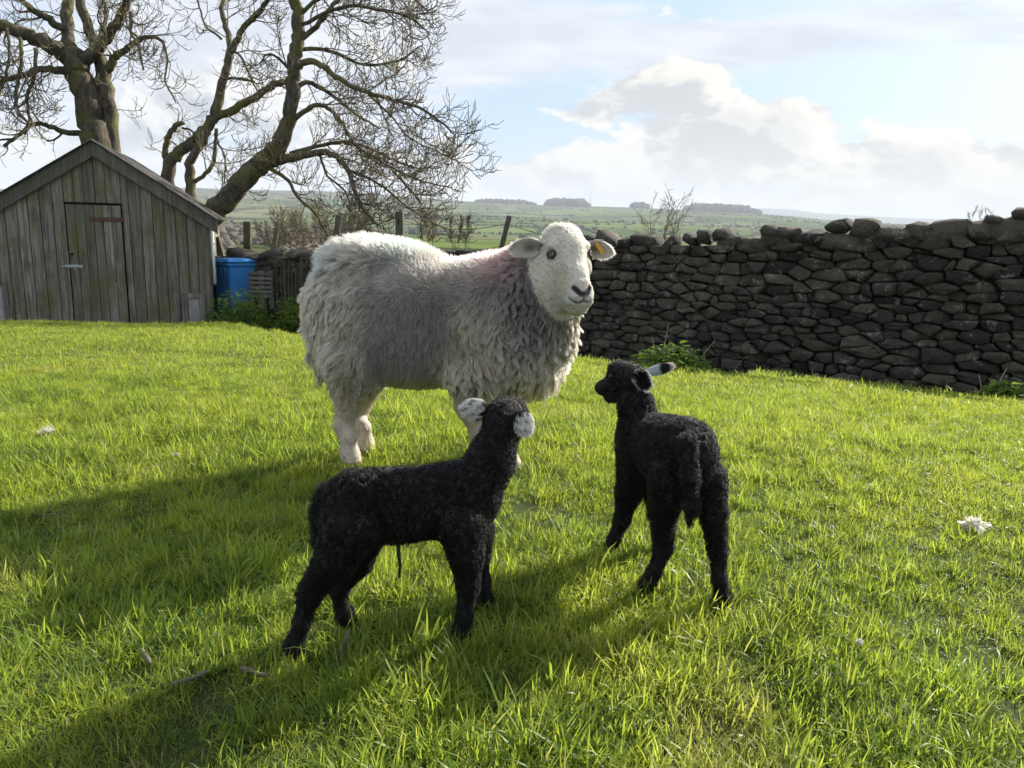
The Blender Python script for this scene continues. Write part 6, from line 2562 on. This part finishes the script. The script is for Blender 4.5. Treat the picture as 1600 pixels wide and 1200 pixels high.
def build_small():
    rng = np.random.default_rng(55)
    stem_m, t, bs, out = material('dry_stalk')
    bs.inputs['Base Color'].default_value = (0.36, 0.31, 0.20, 1)
    # nettle clumps in front of the wall
    for px, py, wpx, hpx, lab in ((1048, 578, 66, 46, 'bright green nettle clump at the wall foot behind the lamb'), (1578, 660, 42, 36, 'feathery green weed clump at the picture edge below the wall'),
                                  (1235, 580, 22, 14, 'little weed tuft at the wall foot')):
        g = bank_at(px)
        s = pxm(g.y)
        root = empty('nettle_clump', tuple(g), lab, 'plant')
        mb = MB()
        leafy(mb, rng, np.array(g), wpx * s, wpx * s * 0.7, hpx * s, int(520 * (wpx / 58) ** 1.5), 0.060)
        mb.build('leaves', NETTLE, root)
        for k in range(5):
            b = np.array(g) + np.array([rng.normal(0, 0.1), rng.normal(0, 0.05), 0])
            MB().tube([b, b + np.array([rng.normal(0, 0.02), 0, hpx * s * 0.7]), b + np.array([rng.normal(0, 0.06), 0, hpx * s * rng.uniform(0.9, 1.7)])], [0.004, 0.003, 0.0015], 5).build('stalk', stem_m, root)
    # weedy bank by the bin
    mb = MB()
    for k in range(34):
        px, py = rng.uniform(338, 480), rng.uniform(468, 490)
        q = at(px, py, rng.uniform(10.2, 11.2))
        leafy(mb, rng, np.array([q.x, q.y, gz(q.x, q.y)]), 0.20, 0.18, rng.uniform(0.55, 0.85), 150, 0.065)
    tag(mb.build('weeds', NETTLE), 'dark green nettles and weeds on the bank below the bin', 'weeds', kind='stuff')
    # clumps by the shed foot
    for px, lab in ((30, 'heap of dry bramble stems at the shed foot'),):
        w, z = shed_at(px, 485)
        p = np.array(sp(w, 0, 0.25))
        p[2] = gz(p[0], p[1])
        root = empty('bramble', tuple(p), lab, 'bramble')
        for k in range(16):
            a = rng.normal(0, 0.25)
            pts = [p + np.array([rng.normal(0, 0.10), rng.normal(0, 0.05), 0])]
            d = unit(np.array([rng.normal(0, 0.8), rng.normal(0, 0.2), 0.9]))
            for j in range(6):
                pts.append(pts[-1] + d * 0.085)
                d = unit(d + np.array([rng.normal(0, 0.2), rng.normal(0, 0.1), -0.20]))
            MB().tube(pts, [0.006 - 0.0008 * j for j in range(7)], 5).build('stem', stem_m, root, smooth=True)
    # tufts of shed wool
    wm = coat_material('shed_wool', 0.9, 0.3, spec=0.05, trans=0.35)
    base_m, t, bs, out = material('wool_core')
    bs.inputs['Base Color'].default_value = (0.70, 0.66, 0.58, 1)
    for px, py, w, h, lab in ((69, 684, 9, 4, 'little tuft of white wool on the grass below the shed'), (1524, 834, 15, 5, 'larger tuft of white wool on the grass below the wall'), (276, 720, 4, 3, 'tiny wisp of wool on the grass behind the ewe'),
                              (1340, 1020, 5, 2.5, 'small wisp of wool in the grass in front of the wool tuft')):
        g = np.array(ground_at(px, py))
        s = pxm(g[1])
        root = empty('wool_tuft', tuple(g), lab, 'wool', 'tufts of wool on the grass')
        ctr = g + np.array([0, 0, 0.024])
        B = Body(ctr - w * s * 1.8, ctr + w * s * 1.8, w * s / 7, w * s * 0.3)
        for k in range(4):
            B.ell(ctr + np.array([rng.normal(0, 0.35) * w * s, rng.normal(0, 0.3) * w * s, rng.normal(0, 0.15) * h * s]), (w * s * 0.42, w * s * 0.32, h * s * 0.45))
        v, f = B.mesh()
        link('core', mesh('core', v, f), base_m, root)
        p, nn = scatter(v, f, 700, rng)
        n = len(p)
        pts, _ = lock_coat(p, nn, 60, rng, w * s * rng.uniform(0.3, 1.25, n), rng.normal(0, 1, (n, 3)), np.full(n, 0.12), np.full(n, w * s * 0.14), np.full(n, w * s * 0.7), np.full(n, 0.75), k=6)
        strands('fibres', pts, np.full((n, 6), 0.0007), np.tile(np.array([0.80, 0.76, 0.68]), (n, 1)) * rng.uniform(0.75, 1.05, (n, 1)), wm, root)
    # broken twigs and dead stalks lying in the turf
    tw, t, bs, out = material('dead_twig')
    t.put(bs.inputs['Base Color'], t.mix(t.noise(t.pos(), 90, 4), (0.060, 0.052, 0.036), (0.19, 0.17, 0.12)))
    bs.inputs['Roughness'].default_value = 0.9
    for (x0, y0, x1, y1, r, lab) in ((378, 1062, 422, 1072, 0.0045, 'knobbly pale twig lying below the near hind foot'), (530, 1032, 536, 1012, 0.004, 'short pale stick upright in the grass by the black lamb'),
                                     (270, 1086, 325, 1066, 0.004, 'thin dead leaf stalk lying in the shaded grass'), (222, 1030, 236, 1052, 0.0045, 'dark curled bit of bark in the shaded grass'),
                                     (0, 808, 118, 820, 0.0014, 'long straw stalk lying across the shaded grass')):
        a, b = np.array(ground_at(x0, y0)), np.array(ground_at(x1, y1))
        n = 6
        P = np.array([a + (b - a) * k / (n - 1) for k in range(n)])
        P[:, 2] += 0.020 + 0.0015 * rng.normal(0, 1, n)
        if lab.startswith('short pale'):
            P = np.array([a + np.array([0.004 * k, 0, 0.006 + 0.0115 * k]) for k in range(n)])
        P[1:-1, :2] += rng.normal(0, r * 0.25, (n - 2, 2))
        rr = r * (0.7 + 0.5 * rng.random(n))
        rr[-1] *= 0.5
        o = MB().tube(P, rr, 7, wob=0.3).build('twig', tw, smooth=True)
        tag(o, lab, 'twig', 'twigs and stalks on the grass')


build_small()
# ------------------------------------------------------------------ the moist valley air
def build_haze():
    lo, hi = (-9300, -9300, -80.0), (9300, 9300, 275.0)
    me = bpy.data.meshes.new('haze')
    bm = bmesh.new()
    bmesh.ops.create_cube(bm, size=1.0)
    for v in bm.verts:
        v.co = Vector([(lo[i] + hi[i]) / 2 + v.co[i] * (hi[i] - lo[i]) for i in range(3)])
    bm.to_mesh(me)
    bm.free()
    m = bpy.data.materials.new('haze')
    m.use_nodes = True
    t = NT(m.node_tree)
    m.node_tree.nodes.remove(m.node_tree.nodes['Principled BSDF'])
    pv = t.new('ShaderNodeVolumePrincipled')
    pv.inputs['Color'].default_value = (0.80, 0.88, 1.0, 1)
    pv.inputs['Density'].default_value = 0.00018
    pv.inputs['Anisotropy'].default_value = 0.0
    t.l.new(pv.outputs[0], m.node_tree.nodes['Material Output'].inputs['Volume'])
    tag(link('haze', me, m), 'thin pale haze filling the valley air', 'haze', kind='stuff')


build_haze()
